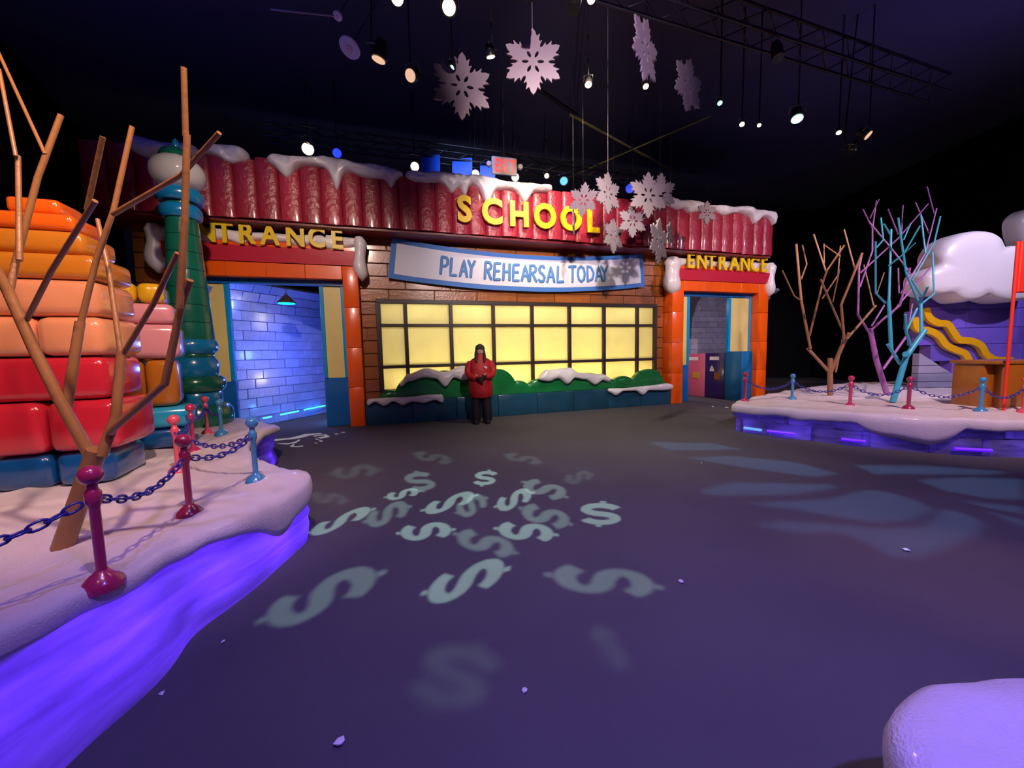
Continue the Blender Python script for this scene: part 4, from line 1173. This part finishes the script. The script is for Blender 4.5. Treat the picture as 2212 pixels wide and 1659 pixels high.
person = skinned('person',
    [(0, 0, .82), (0, 0, 1.0), (0, .01, 1.2), (0, .01, 1.34), (0, 0, 1.42), (0, -.02, 1.475), (0, -.015, 1.54),
     (-.17, .01, 1.29), (-.22, .0, 1.06), (-.07, -.2, .98), (.17, .01, 1.29), (.22, 0, 1.06), (.06, -.2, 1.0),
     (-.09, 0, .78), (-.10, -.01, .45), (-.11, .02, .09), (-.115, -.12, .03), (.09, 0, .78), (.10, -.01, .45), (.105, .02, .09), (.13, -.12, .03)],
    [(0, 1), (1, 2), (2, 3), (3, 4), (4, 5), (5, 6), (2, 7), (7, 8), (8, 9), (2, 10), (10, 11), (11, 12), (0, 13), (13, 14), (14, 15), (15, 16), (0, 17), (17, 18), (18, 19), (19, 20)],
    [.13, .12, .13, .06, .055, .082, .075, .06, .045, .032, .06, .045, .032, .085, .06, .045, .035, .085, .06, .045, .035], M_skin, None)
person.location = pf; person.rotation_euler = (0, 0, 0.12)
tag(person, 'person in long red parka, dark hat and black trousers standing before the window', 'person')
loft('parka', [(0, 0, .54, .215, .17), (0, 0, .56, .235, .185), (0, 0, .70, .245, .195), (0, -.01, .85, .235, .19), (0, -.01, 1.0, .235, .185), (0, 0, 1.12, .245, .18), (0, .0, 1.24, .235, .16),
               (0, .0, 1.31, .19, .13), (0, 0, 1.355, .12, .10), (0, -.01, 1.40, .095, .09), (0, -.01, 1.42, .08, .08)], M_parka, person, 32, noise=0.02)
for sx, nm in ((-1, 'sleeve'), (1, 'sleeve')):
    skinned(nm, [(sx * .17, .0, 1.29), (sx * .235, .0, 1.18), (sx * .265, -.02, 1.04), (sx * .20, -.14, .975), (sx * .09, -.225, .955 + .02 * (sx > 0))],
            [(0, 1), (1, 2), (2, 3), (3, 4)], [.085, .088, .082, .072, .058], M_parka, person)
box('name_badge', -.035, .035, -.004, .004, -.018, .018, mat('badge_white', (0.7, 0.65, 0.7), 0.5), person, 0.003, loc=(.10, -.178, 1.16), rot=(0, 0.6, 0.4))
for sx in (-1, 1):
    loft('trouser_leg', [(sx * .115, .0, .05, .085, .10), (sx * .118, .0, .10, .098, .11), (sx * .115, .0, .3, .098, .105), (sx * .105, 0, .5, .105, .11), (sx * .09, 0, .70, .11, .12), (sx * .08, 0, .80, .10, .12)], M_trou, person, 18)
    loft('boot', [(sx * .12, -.03, .0, .055, .13), (sx * .12, -.03, .02, .062, .14), (sx * .12, -.025, .06, .058, .125), (sx * .118, 0, .10, .055, .075), (sx * .118, .01, .15, .05, .06)], M_glove, person, 16)
# gloves: clasped hands with fingers
for sx in (-1, 1):
    hx, hy, hzv = sx * .055, -.245, .945 + .02 * (sx > 0) - .02 * (sx < 0)
    J = [(sx * .09, -.22, .96), (hx, hy, hzv), (hx - sx * .045, hy - .02, hzv - .03)]; E_ = [(0, 1), (1, 2)]; Rr = [.04, .042, .035]
    for f in range(4):
        b = len(J); oz = .03 - f * .02; ln = (.05, .058, .054, .042)[f]
        J += [(hx - sx * .055, hy - .03, hzv + oz - .02), (hx - sx * (.06 + ln * .5), hy - .045, hzv + oz - .035), (hx - sx * (.055 + ln * .6), hy - .025, hzv + oz - .06)]
        E_ += [(2, b), (b, b + 1), (b + 1, b + 2)]; Rr += [.012, .011, .010]
    b = len(J); J += [(hx - sx * .01, hy - .035, hzv + .04), (hx - sx * .045, hy - .05, hzv + .05)]; E_ += [(1, b), (b, b + 1)]; Rr += [.014, .012]
    skinned('glove', J, E_, Rr, M_glove, person, 1)
# face, hat and hair
hd = (0.0, -0.02, 1.49)
loft('face', [(hd[0], hd[1] - .02, 1.405, .03, .035), (hd[0], hd[1] - .025, 1.425, .052, .062), (hd[0], hd[1] - .02, 1.46, .068, .080), (hd[0], hd[1] - .015, 1.50, .072, .084), (hd[0], hd[1] - .01, 1.54, .070, .080)], M_skin, person, 20)
skinned('nose', [(0, hd[1] - .10, 1.505), (0, hd[1] - .118, 1.475)], [(0, 1)], [.008, .012], M_skin, person, 1)
for sx in (-1, 1):
    loft('eye', [(sx * .028, hd[1] - .092, 1.508, .003, .002), (sx * .028, hd[1] - .094, 1.512, .010, .006), (sx * .028, hd[1] - .092, 1.516, .003, .002)], M_hair, person, 10)
    skinned('hair', [(sx * .07, -.01, 1.52), (sx * .085, -.03, 1.42), (sx * .085, -.13, 1.33), (sx * .075, -.17, 1.25)], [(0, 1), (1, 2), (2, 3)], [.025, .035, .035, .018], M_hair, person, 1)
loft('mouth', [(0, hd[1] - .097, 1.441, .012, .003), (0, hd[1] - .099, 1.445, .022, .005), (0, hd[1] - .097, 1.449, .012, .003)], mat('lip', (0.30, 0.09, 0.08), 0.5), person, 10)
loft('hat', [(0, hd[1] + .02, 1.44, .088, .075), (0, hd[1] + .012, 1.50, .096, .092), (0, hd[1] + .0, 1.53, .098, .105), (0, hd[1] + .0, 1.57, .092, .098), (0, hd[1], 1.605, .07, .075), (0, hd[1], 1.625, .035, .04), (0, hd[1], 1.63, .008, .01)], M_hat, person, 24)

# ------------------------------------------------------------------ hanging snowflakes
M_flake = mat('white_flake', (0.23, 0.185, 0.215), 0.6)
def flake_polys(R_=0.5):
    half = [(0.16, PI / 6), (0.22, 0.40), (0.30, 0.36), (0.285, 0.27), (0.37, 0.33), (0.36, 0.20), (0.44, 0.21), (0.415, 0.10), (0.50, 0.0)]
    out = []
    for k in range(6):
        base = PI / 2 + k * PI / 3
        for (r_, a) in half: out.append((r_ * math.cos(base - a) * 2 * R_, r_ * math.sin(base - a) * 2 * R_))
        for (r_, a) in half[-2:0:-1]: out.append((r_ * math.cos(base + a) * 2 * R_, r_ * math.sin(base + a) * 2 * R_))
    # keep rotation direction consistent
    ang = sorted(range(len(out)), key=lambda i: math.atan2(out[i][1], out[i][0]))
    holes = []
    for k in range(6):
        base = PI / 2 + PI / 6 * 0 + k * PI / 3 + PI / 6; h = []
        for j in range(10):
            t_ = 2 * PI * j / 10; x = 0.125 + 0.055 * math.cos(t_); y = 0.025 * math.sin(t_)
            h.append(((x * math.cos(base) - y * math.sin(base)) * 2 * R_, (x * math.sin(base) + y * math.cos(base)) * 2 * R_))
        holes.append(h)
    return out, holes
def flake_outline():
    half = [(0.25, 0.50), (0.28, 0.44), (0.36, 0.44), (0.325, 0.345), (0.35, 0.29), (0.44, 0.28), (0.39, 0.18), (0.41, 0.14), (0.45, 0.10), (0.50, 0.0)]
    out = []
    for k in range(6):
        base = PI / 2 - k * PI / 3
        for (r_, a) in half: out.append((r_ * math.cos(base + a), r_ * math.sin(base + a)))
        for (r_, a) in half[-2::-1]: out.append((r_ * math.cos(base - a), r_ * math.sin(base - a)))
    return out
FL = poly_mesh([flake_outline()] + flake_polys()[1], 0.012, 'flake'); FL.materials.append(M_flake)
M_thr = mat('white_thread', (0.4, 0.38, 0.4), 0.7)
def flake(px, py, rpx, y, yaw, label, tilt=0.0, cross=False, thread=True, pitch=0.0, white=False):
    p = aty(px, py, y); R_ = rpx / F * y * 1.02
    g = empty('snowflake', p, yaw); tag(g, label, 'snowflake', 'hanging snowflakes')
    o = link('plate', FL, None, g, (0, 0, 0), (PI / 2 + pitch, tilt, 0)); o.scale = (2 * R_, 2 * R_, 1)
    if cross:
        o = link('plate', FL, None, g, (0, 0, 0), (PI / 2, tilt, 0.9)); o.scale = (2 * R_, 2 * R_, 1)
    if thread: tube('thread', [(0, 0, R_ * 0.97), (0, 0, 7.49 - p.z)], 0.0022 if white else 0.0012, M_thr if white else M_black, g, 5)
flake(998, 187, 64, 5.6, 0.25, 'large pink lit snowflake hanging lower left of the white one', tilt=0.03)
flake(1151, 134, 62, 5.4, 0.05, 'large white snowflake hanging on a thread at the top centre', white=True)
flake(1394, 108, 62, 5.6, 0.84, 'turned snowflake hanging at the top right of centre', tilt=0.12)
flake(1487, 184, 52, 6.3, 0.62, 'lilac snowflake hanging rightmost under the truss', tilt=0.1)
flake(1260, 432, 33, 7.0, 0.1, 'dim snowflake hanging over the last letters of SCHOOL', pitch=0.5)
flake(1313, 418, 42, 7.2, 0.66, 'half turned snowflake left of the big dim cluster flake', white=True)
flake(1400, 422, 46, 7.3, 0.2, 'big dim mauve snowflake hanging at the right end of the cluster', cross=False)
flake(1428, 415, 38, 7.6, 0.3, 'snowflake partly hidden behind the big dim mauve one')
flake(1366, 478, 34, 7.4, 0.2, 'flake plate hanging before the red fascia below the big dim one')
flake(1325, 510, 36, 7.5, 0.7, 'flake plate hanging at the lower edge of the red fascia')  # same plate mesh as the other flakes, hung before the fascia
flake(1527, 460, 24, 8.4, 0.2, 'small dim snowflake before the roof snow at right')
flake(1423, 522, 48, 7.0, 0.82, 'lit cream snowflake hanging near the right end of the banner', tilt=0.05)
flake(1447, 505, 24, 7.3, 0.92, 'narrow edge on snowflake beside the cream one')
flake(1239, 480, 26, 7.2, 1.35, 'edge on snowflake hanging before the last O of SCHOOL')

# ------------------------------------------------------------------ ceiling rig
def truss(a, b, label, wd=0.3, r_=0.022, lab_n=None):
    a = Vector(a); b = Vector(b); d = (b - a); L_ = d.length; d.normalize(); s = Vector((-d.y, d.x, 0)); u = Vector((0, 0, 1))
    g = empty('lighting_truss', a); tag(g, label, 'truss', 'lighting trusses')
    for (i, j) in ((-.5, 0), (.5, 0), (-.5, 1), (.5, 1)):
        o0 = s * wd * i + u * wd * j
        tube('chord', [o0, o0 + d * L_], r_, M_dark, g, 8)
    n = int(L_ / 0.55); bm = bmesh.new()
    for k in range(n):
        p = d * (L_ * k / n); q = d * (L_ * (k + 1) / n)
        for i in (-.5, .5): tube_bm(bm, [p + s * wd * i, q + s * wd * i + u * wd], 0.009, 5)
        tube_bm(bm, [p - s * wd * .5, q + s * wd * .5], 0.009, 5)
        tube_bm(bm, [p - s * wd * .5 + u * wd, q + s * wd * .5 + u * wd], 0.009, 5)
    o = link('lacing', mesh_from(bm, 'lacing', True), M_dark, g); tag(o, kind='stuff')
    return g
truss((-2.6, 4.0, 6.0), (8.0, 7.52, 6.0), 'long dark lighting truss crossing the top right')
truss((-5.1, 8.55, 6.05), (3.7, 11.2, 6.05), 'dark lighting truss behind the school roof')
M_pipe = mat('yellow_tinted_pipe', (0.20, 0.20, 0.06), 0.5, metal=0.4)  # yellow light falling on the bar put into the pipe colour
def pipe(p0, p1, z, m, label, r_=0.03):
    a = onz(p0[0], p0[1], z); b = onz(p1[0], p1[1], z)
    o = tube('rigging_pipe', [Vector((0, 0, 0)), b - a], r_, m, None, 8, a); tag(o, label, 'pipe', 'rigging pipes')
pipe((1100, 150), (1245, 248), 6.62, M_dark, 'dark pipe running down from the white snowflake', 0.04)
pipe((1232, 248), (1462, 374), 6.55, M_pipe, 'yellow lit part of the pipe sloping down right across the crossing', 0.03)
pipe((1218, 388), (1535, 250), 6.45, M_pipe, 'thin yellow tinted pipe sloping up right across the crossing', 0.02)
M_lens_w = mat('lens_warm', (1, 0.8, 0.6), 0.4, emit=(1.0, 0.80, 0.55), estr=2.0)
M_lens_dim = mat('lens_amber_dim', (0.9, 0.6, 0.4), 0.4, emit=(0.9, 0.55, 0.35), estr=0.9)
M_lens_hot = mat('lens_hot', (1, 0.9, 0.8), 0.4, emit=(1.0, 0.82, 0.62), estr=12.0)
M_lens_b = mat('lens_blue', (0.1, 0.1, 1), 0.4, emit=(0.012, 0.03, 1.0), estr=2.5)
M_lens_c = mat('lens_cyan', (0.1, 0.6, 1), 0.4, emit=(0.01, 0.30, 1.0), estr=1.6)
M_lens_g = mat('lens_mint', (0.6, 1, 0.8), 0.4, emit=(0.5, 1.0, 0.75), estr=1.6)
def stage_light(px, py, y, rpx, tgt, lens, label, power=0, col=WARM, ang=40, ln=2.4):
    p = aty(px, py, y); R_ = max(0.03, rpx / F * y)
    d = (Vector(tgt) - p).normalized()
    g = empty('stage_light', p); tag(g, label, 'stage light', 'stage lights on the trusses')
    g.rotation_euler = d.to_track_quat('-Z', 'Y').to_euler()
    bd = lathe('body', [(R_ * 1.12, 0.0), (R_ * 1.15, R_ * .4), (R_ * 1.05, R_ * .5), (R_ * 1.0, R_ * ln * .6), (R_ * 0.75, R_ * ln), (R_ * .3, R_ * (ln + .2))], M_black, g, 18)
    lathe('lens', [(R_ * .95, -0.012), (R_ * .9, -0.004)], lens, bd, 18)
    bm = bmesh.new(); rt = R_ * ln * .55
    tube_bm(bm, [(R_ * 1.25, 0, rt * .9), (R_ * 1.25, R_ * 1.6, rt), (-R_ * 1.25, R_ * 1.6, rt), (-R_ * 1.25, 0, rt * .9)], R_ * .1, 6)
    link('yoke', mesh_from(bm, 'yoke', True), M_steel, g)
    iq = d.to_track_quat('-Z', 'Y').inverted()
    a0 = Vector((0, R_ * 1.6, rt)); b0 = iq @ (Vector((p.x, p.y, 7.5)) + (g.rotation_euler.to_matrix() @ a0) * Vector((1, 1, 0)).x * 0 - p)
    tube('drop_pipe', [a0, b0], 0.012, M_black, g, 6)
    if power: spot(p + d * 0.05, tgt, power, col, ang, 0.7, R_ * .7)
    return g
sg = (1.5, 9.0, 3.0)
stage_light(858, -4, 4.55, 12, (0, 1.5, 2.0), M_lens_hot, 'brightest stage light cut by the top edge of the photo')
stage_light(970, 16, 4.7, 14, (-0.5, 0.5, 2.6), M_lens_w, 'round warm stage light right of the brightest one')
stage_light(1277, -2, 5.3, 8, (1.0, 2.0, 2.0), M_lens_hot, 'small bright stage light at the top edge above the white snowflake')
stage_light(887, 163, 6.2, 12, (-3.0, 2.5, 2.6), M_lens_dim, 'amber stage light left of the pink snowflake')
stage_light(818, 128, 5.6, 14, (-3.0, 6.0, 1.0), M_lens_dim, 'dark can light hanging left of the amber one')
stage_light(975, 146, 6.4, 6, (0, 5, 0), M_lens_g, 'small mint light above the pink snowflake')
stage_light(1060, 122, 6.3, 9, (0.5, 8.0, 1.0), M_lens_w, 'small white light between the two large snowflakes')
stage_light(1271, 182, 6.6, 7, (0.8, 4, 0), M_lens_w, 'small white light right of the white snowflake')
stage_light(1395, 186, 6.8, 6, (2, 4, 0), M_lens_w, 'small white light below the turned snowflake')
stage_light(1555, 222, 7.0, 5, (3, 4, 0), M_lens_g, 'tiny light right of the lilac snowflake')
stage_light(1603, 268, 7.4, 5, (2, 4, 0), M_lens_w, 'pair light, lower of the two warm spots on the truss')
stage_light(1640, 270, 7.5, 4, (2, 4, 0), M_lens_w, 'tiny warm spot beside the lower truss pair')
stage_light(1722, 256, 7.2, 11, (4, 5, 0), M_lens_g, 'mint and violet light at the right part of the truss')
stage_light(1812, 286, 7.6, 5, (4, 5, 0), M_lens_w, 'tiny white light before the truss end')
stage_light(1875, 292, 7.4, 9, (9, 5.0, 2.0), M_lens_dim, 'amber light at the far right end of the truss')
stage_light(1838, 330, 7.6, 9, (6, 7.8, 0.5), M_black, 'unlit dark can light hanging at the truss end')
bk = (0.5, 3.0, 2.0)
for (px, py, rr, ln_, lab, yy) in ((665, 322, 12, M_lens_w, 'warm light above the left roof snow', 8.9), (728, 331, 9, M_lens_b, 'deep blue light above the left roof snow', 9.0),
                                   (896, 360, 9, M_lens_w, 'warm light left of the blue hanging panels', 9.5), (1027, 376, 8, M_lens_w, 'warm light between the blue hanging panels', 9.9),
                                   (1113, 383, 8, M_lens_w, 'warm light under the exit sign', 10.2), (1181, 380, 5, M_lens_w, 'tiny warm light right of the exit sign', 10.3),
                                   (1218, 391, 8, M_lens_c, 'cyan light at the end of the thin yellow tinted pipe', 10.6), (1361, 407, 9, M_lens_b, 'deep blue light behind the snowflake cluster', 11.0),
                                   (1440, 428, 7, M_lens_dim, 'dim warm light at the end of the back truss', 11.2)):
    p = aty(px, py, yy)
    stage_light(px, py, yy, rr, (p.x * 0.3, p.y - 6, p.z - 2.0), ln_, lab, ln=1.6)
spot(aty(728, 331, 8.8), (-2.5, 5.0, 0), 60, (0.1, 0.15, 1.0), 60)
# blue hanging panels
M_bp = mat('blue_panel', (0.008, 0.12, 0.70), 0.5)
for k, (x0, x1, y0, y1) in enumerate(((912, 950, 334, 392), (978, 1020, 341, 392), (1038, 1070, 352, 398))):
    yy = 9.4 + k * 0.25; a = aty(x0, y1, yy); b = aty(x1, y0, yy)
    bm = bmesh.new(); rows = []
    for i in range(9):
        u = i / 8; z = b.z + (a.z - 0.4 - b.z) * u; off = 0.10 * u * u
        rows.append([bm.verts.new((x - off, yy + 0.25 * u * u + dy, z)) for (x, dy) in ((a.x, 0), (b.x, 0), (b.x, 0.02), (a.x, 0.02))])
    for r0, r1 in zip(rows[:-1], rows[1:]):
        for j in range(4): bm.faces.new((r0[j], r0[(j + 1) % 4], r1[(j + 1) % 4], r1[j]))
    bm.faces.new(rows[0][::-1]); bm.faces.new(rows[-1])
    cbl = []
    for xx in (a.x + .04, b.x - .04): cbl.append(((xx, yy + .01, b.z - .02), (xx, yy + .01, 7.5)))
    o = link('hanging_panel', mesh_from(bm, 'hanging_panel', True, 50), M_bp)
    tag(o, ('leftmost curved blue panel hanging above the roof', 'middle curved blue panel hanging above the roof', 'blue panel hanging partly behind the exit sign')[k], 'panel', 'blue hanging panels')
    for c0_, c1_ in cbl: tube('cable', [c0_, c1_], 0.004, M_black, o, 5)
spot((-0.5, 6.8, 5.6), (-0.9, 9.6, 5.8), 420, (0.35, 0.5, 1.0), 40, 0.8)
# exit sign
ex = aty(1090, 358, 8.6); xs_ = 8.6 / F
exs = empty('exit_sign', ex, 0.25); tag(exs, 'red lit EXIT sign with two lamp heads above the school roof', 'sign')
M_exg = mat('exit_housing', (0.30, 0.25, 0.30), 0.5)
exh = box('housing', -27 * xs_, 27 * xs_, 0.0, 0.06, -18 * xs_, 18 * xs_, M_exg, exs, 0.025, 2)
for sx in (-1, 1): lathe('lamp_head', [(0.05, -0.04), (0.06, -0.02), (0.06, 0.03), (0.045, 0.05)], M_exg, exs, 14, (sx * 33 * xs_, 0.0, 0.0)).rotation_euler = (PI / 2, 0, 0)
M_exr = mat('exit_red', (1, 0.05, 0.03), 0.4, emit=(1.0, 0.02, 0.015), estr=1.6)
for i, ch in enumerate('EXIT'):
    me = text_mesh(ch, 27 * xs_ / 0.73, 0.004, 0.006, 0.5)
    link('letter', me, M_exr, exh, ((-15.5 + i * 10.3 + (2.5 if i > 2 else 0)) * xs_, -0.005, -13.5 * xs_), (PI / 2, 0, 0))
tube('hanger', [(0, 0.03, 18 * xs_), (0, 0.03, 7.49 - ex.z)], 0.012, M_dark, exs, 6)
# white speaker discs, violet light tinted into their colour
M_disc = mat('white_disc', (0.55, 0.5, 0.8), 0.5)
for (px, py, rp, yy, lab) in ((755, 104, 21, 5.6, 'large white disc tinted by violet light hanging at the top left'), (729, 35, 9, 5.2, 'small white disc tinted by violet light hanging at the end of a rod')):
    p = aty(px, py, yy); r_ = rp / F * yy
    g = empty('ceiling_disc', p); tag(g, lab, 'disc'); g.rotation_euler = (-0.45, 0.25, 0)
    lathe('dish', [(r_ * .5, -0.01), (r_ * .95, -0.005), (r_, 0.01), (r_ * .9, 0.03)], M_disc, g, 28)
    lathe('hub', [(r_ * .3, -0.025), (r_ * .32, -0.012)], mat('disc_hub', (0.55, 0.35, 0.55), 0.5), g, 16)
    tube('cord', [(0, 0, 0.03), (0, 0, 7.45 - p.z)], 0.006, M_dark, g, 5).rotation_euler = (0.0, 0, 0)
spot((-2.0, 2.0, 4.6), (-2.1, 5.4, 6.0), 30, (0.4, 0.3, 1.0), 50)
pa = aty(585, 20, 5.2); pb = aty(722, 34, 5.2)
o = tube('rigging_rod', [Vector((0, 0, 0)), pb - pa], 0.012, M_steel, None, 6, pa); tag(o, 'thin grey rod leading to the small pale disc', 'rod')

# ------------------------------------------------------------------ pattern projectors (lamp + cut metal plate)
def S_glyph():
    cl = []
    # centreline of an S on [-.5,.5]
    for k in range(15):
        a = math.radians(20 + (270 - 20) * k / 14); cl.append((0.36 * math.cos(a), 0.25 + 0.25 * math.sin(a) * 0.86))
    for k in range(1, 15):
        a = math.radians(90 - (250) * k / 14); cl.append((0.36 * math.cos(a), -0.25 * 0.72 + 0.0 + 0.25 * math.sin(a) * 0.86 - 0.0))
    return cl
def S_polys(wd=0.25):
    cl = S_glyph(); Lf, Rt = [], []
    for i, p in enumerate(cl):
        a = Vector(cl[max(i - 1, 0)]); b = Vector(cl[min(i + 1, len(cl) - 1)]); t_ = (b - a).normalized(); n_ = Vector((-t_.y, t_.x)) * wd / 2
        Lf.append((p[0] + n_.x, p[1] + n_.y)); Rt.append((p[0] - n_.x, p[1] - n_.y))
    body = Lf + Rt[::-1]
    nub = lambda y0, y1: [(-0.07, y0), (0.07, y0), (0.07, y1), (-0.07, y1)]
    yt = max(q[1] for q in body); yb = min(q[1] for q in body)
    return [body, nub(yt - 0.004 + 0.01, yt + 0.1), nub(yb - 0.1, yb - 0.01)]
SP = S_polys()
def dollars(lst, x0=540, y0=920, sc=2.2444):
    out = []
    for (c, U_, R_) in lst:
        for poly in SP:
            q = [(x0 + (c[0] + x * R_[0] + y * U_[0]) / sc, y0 + (c[1] + x * R_[1] + y * U_[1]) / sc) for x, y in poly]
            out.append([onz(a, b, 0.0) for a, b in q])
    return out
def gobo(loc, polys, power, col, label, radius=0.0004, dist=0.16):
    loc = Vector(loc)
    cen = sum((sum(p, Vector()) / len(p) for p in polys), Vector()) / len(polys)
    d = (cen - loc).normalized(); q = d.to_track_quat('-Z', 'Y'); inv = q.inverted()
    g = empty('pattern_projector', loc); tag(g, label, 'projector', 'pattern projectors on the long truss'); g.rotation_euler = q.to_euler()
    P2 = []; mx = 0
    for p in polys:
        pp = []
        for v in p:
            l = inv @ (v - loc); k = -dist / l.z; pp.append((l.x * k, l.y * k)); mx = max(mx, math.hypot(*pp[-1]))
        P2.append(pp)
    Rp = mx * 1.12
    circ = [(Rp * math.cos(2 * PI * i / 48), Rp * math.sin(2 * PI * i / 48)) for i in range(48)]
    K_ = 50.0; vts = []; fcs = []
    for p in [circ] + P2:
        ar = sum(p[i - 1][0] * p[i][1] - p[i][0] * p[i - 1][1] for i in range(len(p)))
        if ar < 0: p = p[::-1]
        fcs.append(list(range(len(vts), len(vts) + len(p)))); vts += [Vector((a * K_, b * K_)) for a, b in p]
    ov, oe, of, _, _, og = delaunay_2d_cdt(vts, [], fcs, 1, 1e-6)
    me = bpy.data.meshes.new('pattern_plate')
    me.from_pydata([(v.x / K_, v.y / K_, 0) for v in ov], [], [f for f, q in zip(of, og) if list(q) == [0]]); me.update()
    link('pattern_plate', me, M_black, g, (0, 0, -dist))
    Rb = Rp * 1.0
    # can around lamp and plate, open at the front
    bm = bmesh.new(); rows = []
    for (r_, z) in ((Rb, -dist), (Rb, 0.03), (Rb * .7, 0.14), (0.02, 0.16)):
        rows.append([bm.verts.new((r_ * math.cos(2 * PI * i / 32), r_ * math.sin(2 * PI * i / 32), z)) for i in range(32)])
    for a, b in zip(rows[:-1], rows[1:]):
        for i in range(32): bm.faces.new((a[i], a[(i + 1) % 32], b[(i + 1) % 32], b[i]))
    bm.faces.new(rows[-1])
    link('housing', mesh_from(bm, 'housing', True, 50), M_black, g)
    l = bpy.data.lights.new('projector_lamp', 'SPOT'); l.energy = power; l.color = col
    l.spot_size = min(PI * .95, 2 * math.atan(Rp * 1.02 / dist)); l.spot_blend = 0.3; l.shadow_soft_size = radius
    o = bpy.data.objects.new('projector_lamp', l); C.objects.link(o); o.location = loc; o.rotation_euler = q.to_euler()
MINT = (0.62, 1.0, 0.86)
setA = [((1035, 755), (330, -95), (-50, 170)), ((430, 465), (260, -95), (-20, 75)), ((960, 375), (215, -60), (-15, 75)), ((845, 512), (220, -15), (5, 85)),
        ((1330, 512), (240, 25), (-5, 90)), ((1275, 360), (150, -55), (15, 80)), ((735, 332), (140, -25), (5, 45)), ((1140, 255), (30, -62), (115, 5)), ((1700, 430), (18, -95), (210, 10))]
setB = [((330, 835), (480, -190), (20, 170)), ((1700, 750), (440, 50), (0, 140)), ((825, 272), (-30, -80), (140, -15)), ((1435, 310), (-170, -60), (70, -65)), ((660, 430), (180, -60), (10, 95)),
        ((1070, 388), (120, -60), (50, 80)), ((1440, 440), (-200, -65), (50, -85)), ((1150, 572), (-240, -75), (50, -95))]
setC = [((500, 222), (200, -15), (10, 65)), ((890, 155), (-150, -35), (30, -45)), ((1330, 160), (-150, -35), (30, -35)), ((1590, 250), (110, -25), (20, 55)), ((990, 1220), (180, -240), (380, 110)),
        ((380, 350), (150, 20), (5, 60)), ((1750, 1080), (-70, -170), (150, 40))]
gobo((-0.3, 4.6, 5.6), dollars(setA), 3300, MINT, 'black projector above the middle casting the brightest dollar signs')
gobo((0.3, 4.75, 5.6), dollars(setB), 1700, MINT, 'black projector casting the mid bright dollar signs', 0.0006)
gobo((0.85, 4.9, 5.6), dollars(setC), 560, MINT, 'black projector casting the faint dollar signs', 0.0011)
def zp(lst, x0, y0, sc):
    return [[onz(x0 + a / sc, y0 + b / sc, 0.0) for a, b in p] for p in lst]
pet = [[(240, 350), (400, 310), (850, 320), (900, 335), (650, 370), (300, 372)],
       [(460, 410), (850, 390), (1030, 345), (1150, 360), (1280, 400), (1340, 440), (1250, 490), (1080, 500), (900, 475), (700, 440)],
       [(510, 515), (620, 490), (900, 510), (1100, 530), (1300, 520), (1390, 440), (1480, 450), (1580, 500), (1540, 570), (1400, 620), (1260, 670), (1130, 660), (1050, 600), (900, 545), (700, 550)],
       [(1280, 300), (1500, 285), (1775, 295), (1775, 390), (1600, 385), (1400, 350)], [(1350, 360), (1500, 400), (1775, 425), (1775, 460), (1600, 430)],
       [(1600, 445), (1775, 490), (1775, 530), (1680, 480)], [(180, 195), (400, 185), (700, 215), (900, 270), (780, 285), (450, 240)],
       [(980, 230), (1300, 230), (1700, 260), (1600, 275), (1150, 270), (1080, 275)], [(0, 120), (300, 125), (450, 155), (100, 160)]]
gobo((4.0, 6.05, 5.8), zp(pet, 1400, 900, 2.186), 950, (0.18, 0.48, 1.0), 'black projector at right casting blue petal shapes', 0.0014)
scr = [[(430, 410), (700, 395), (860, 360), (1000, 320), (1300, 300), (1340, 318), (1120, 340), (1000, 375), (900, 400), (760, 415), (600, 430), (440, 450)],
       [(490, 485), (700, 490), (830, 460), (900, 420), (930, 430), (850, 480), (700, 510), (560, 505)], [(1150, 350), (1400, 325), (1470, 370), (1300, 405), (1240, 385), (1400, 355), (1330, 345), (1180, 365)],
       [(730, 550), (800, 500), (820, 515), (790, 545), (860, 545), (980, 530), (980, 545), (850, 560)], [(1200, 390), (1250, 420), (1345, 445), (1300, 470), (1280, 455), (1310, 445), (1220, 425)],
       [(1180, 485), (1205, 475), (1235, 485), (1205, 497)], [(1545, 317), (1590, 307), (1630, 315), (1590, 327)], [(1660, 290), (1710, 282), (1760, 288), (1710, 298)],
       [(160, 465), (400, 442), (395, 455), (240, 470)], [(210, 580), (250, 520), (330, 500), (340, 515), (270, 540), (260, 580)]]
gobo((-1.6, 4.45, 5.75), zp(scr, 540, 900, 8.508), 4600, (1.0, 0.92, 0.95), 'black projector at left casting white squiggles by the doorway', 0.0003)

# ------------------------------------------------------------------ ice chips on the carpet
for k, (px, py) in enumerate(((1515, 1001), (1470, 1258), (1958, 1190), (482, 1388), (1133, 1492), (735, 1608), (350, 1500), (1540, 880), (1570, 882))):
    p = onz(px, py); r_ = 0.012 + 0.006 * (k % 3) + (0.02 if py < 900 else 0)
    bm = bmesh.new(); bmesh.ops.create_icosphere(bm, subdivisions=1, radius=r_)
    for v in bm.verts: v.co = v.co * random.uniform(0.6, 1.2); v.co.z *= 0.5
    mz = min(v.co.z for v in bm.verts)
    for v in bm.verts: v.co.z -= mz
    o = link('ice_chip', mesh_from(bm, 'ice_chip'), M_snow, None, p)
    tag(o, ('ice chip on the carpet above the blue petal light', 'ice chip right of the large dollar sign lights', 'ice chip inside the lowest blue petal light',
            'ice chip on the carpet near the violet ice side', 'ice chip below the faint round dollar light', 'lowest ice chip near the bottom edge of the photo',
            'ice chip beside the violet foot of the left platform', 'snow clump before the right doorway', 'second snow clump before the right doorway, nearer the platform')[k], 'ice chip', 'ice chips on the carpet')
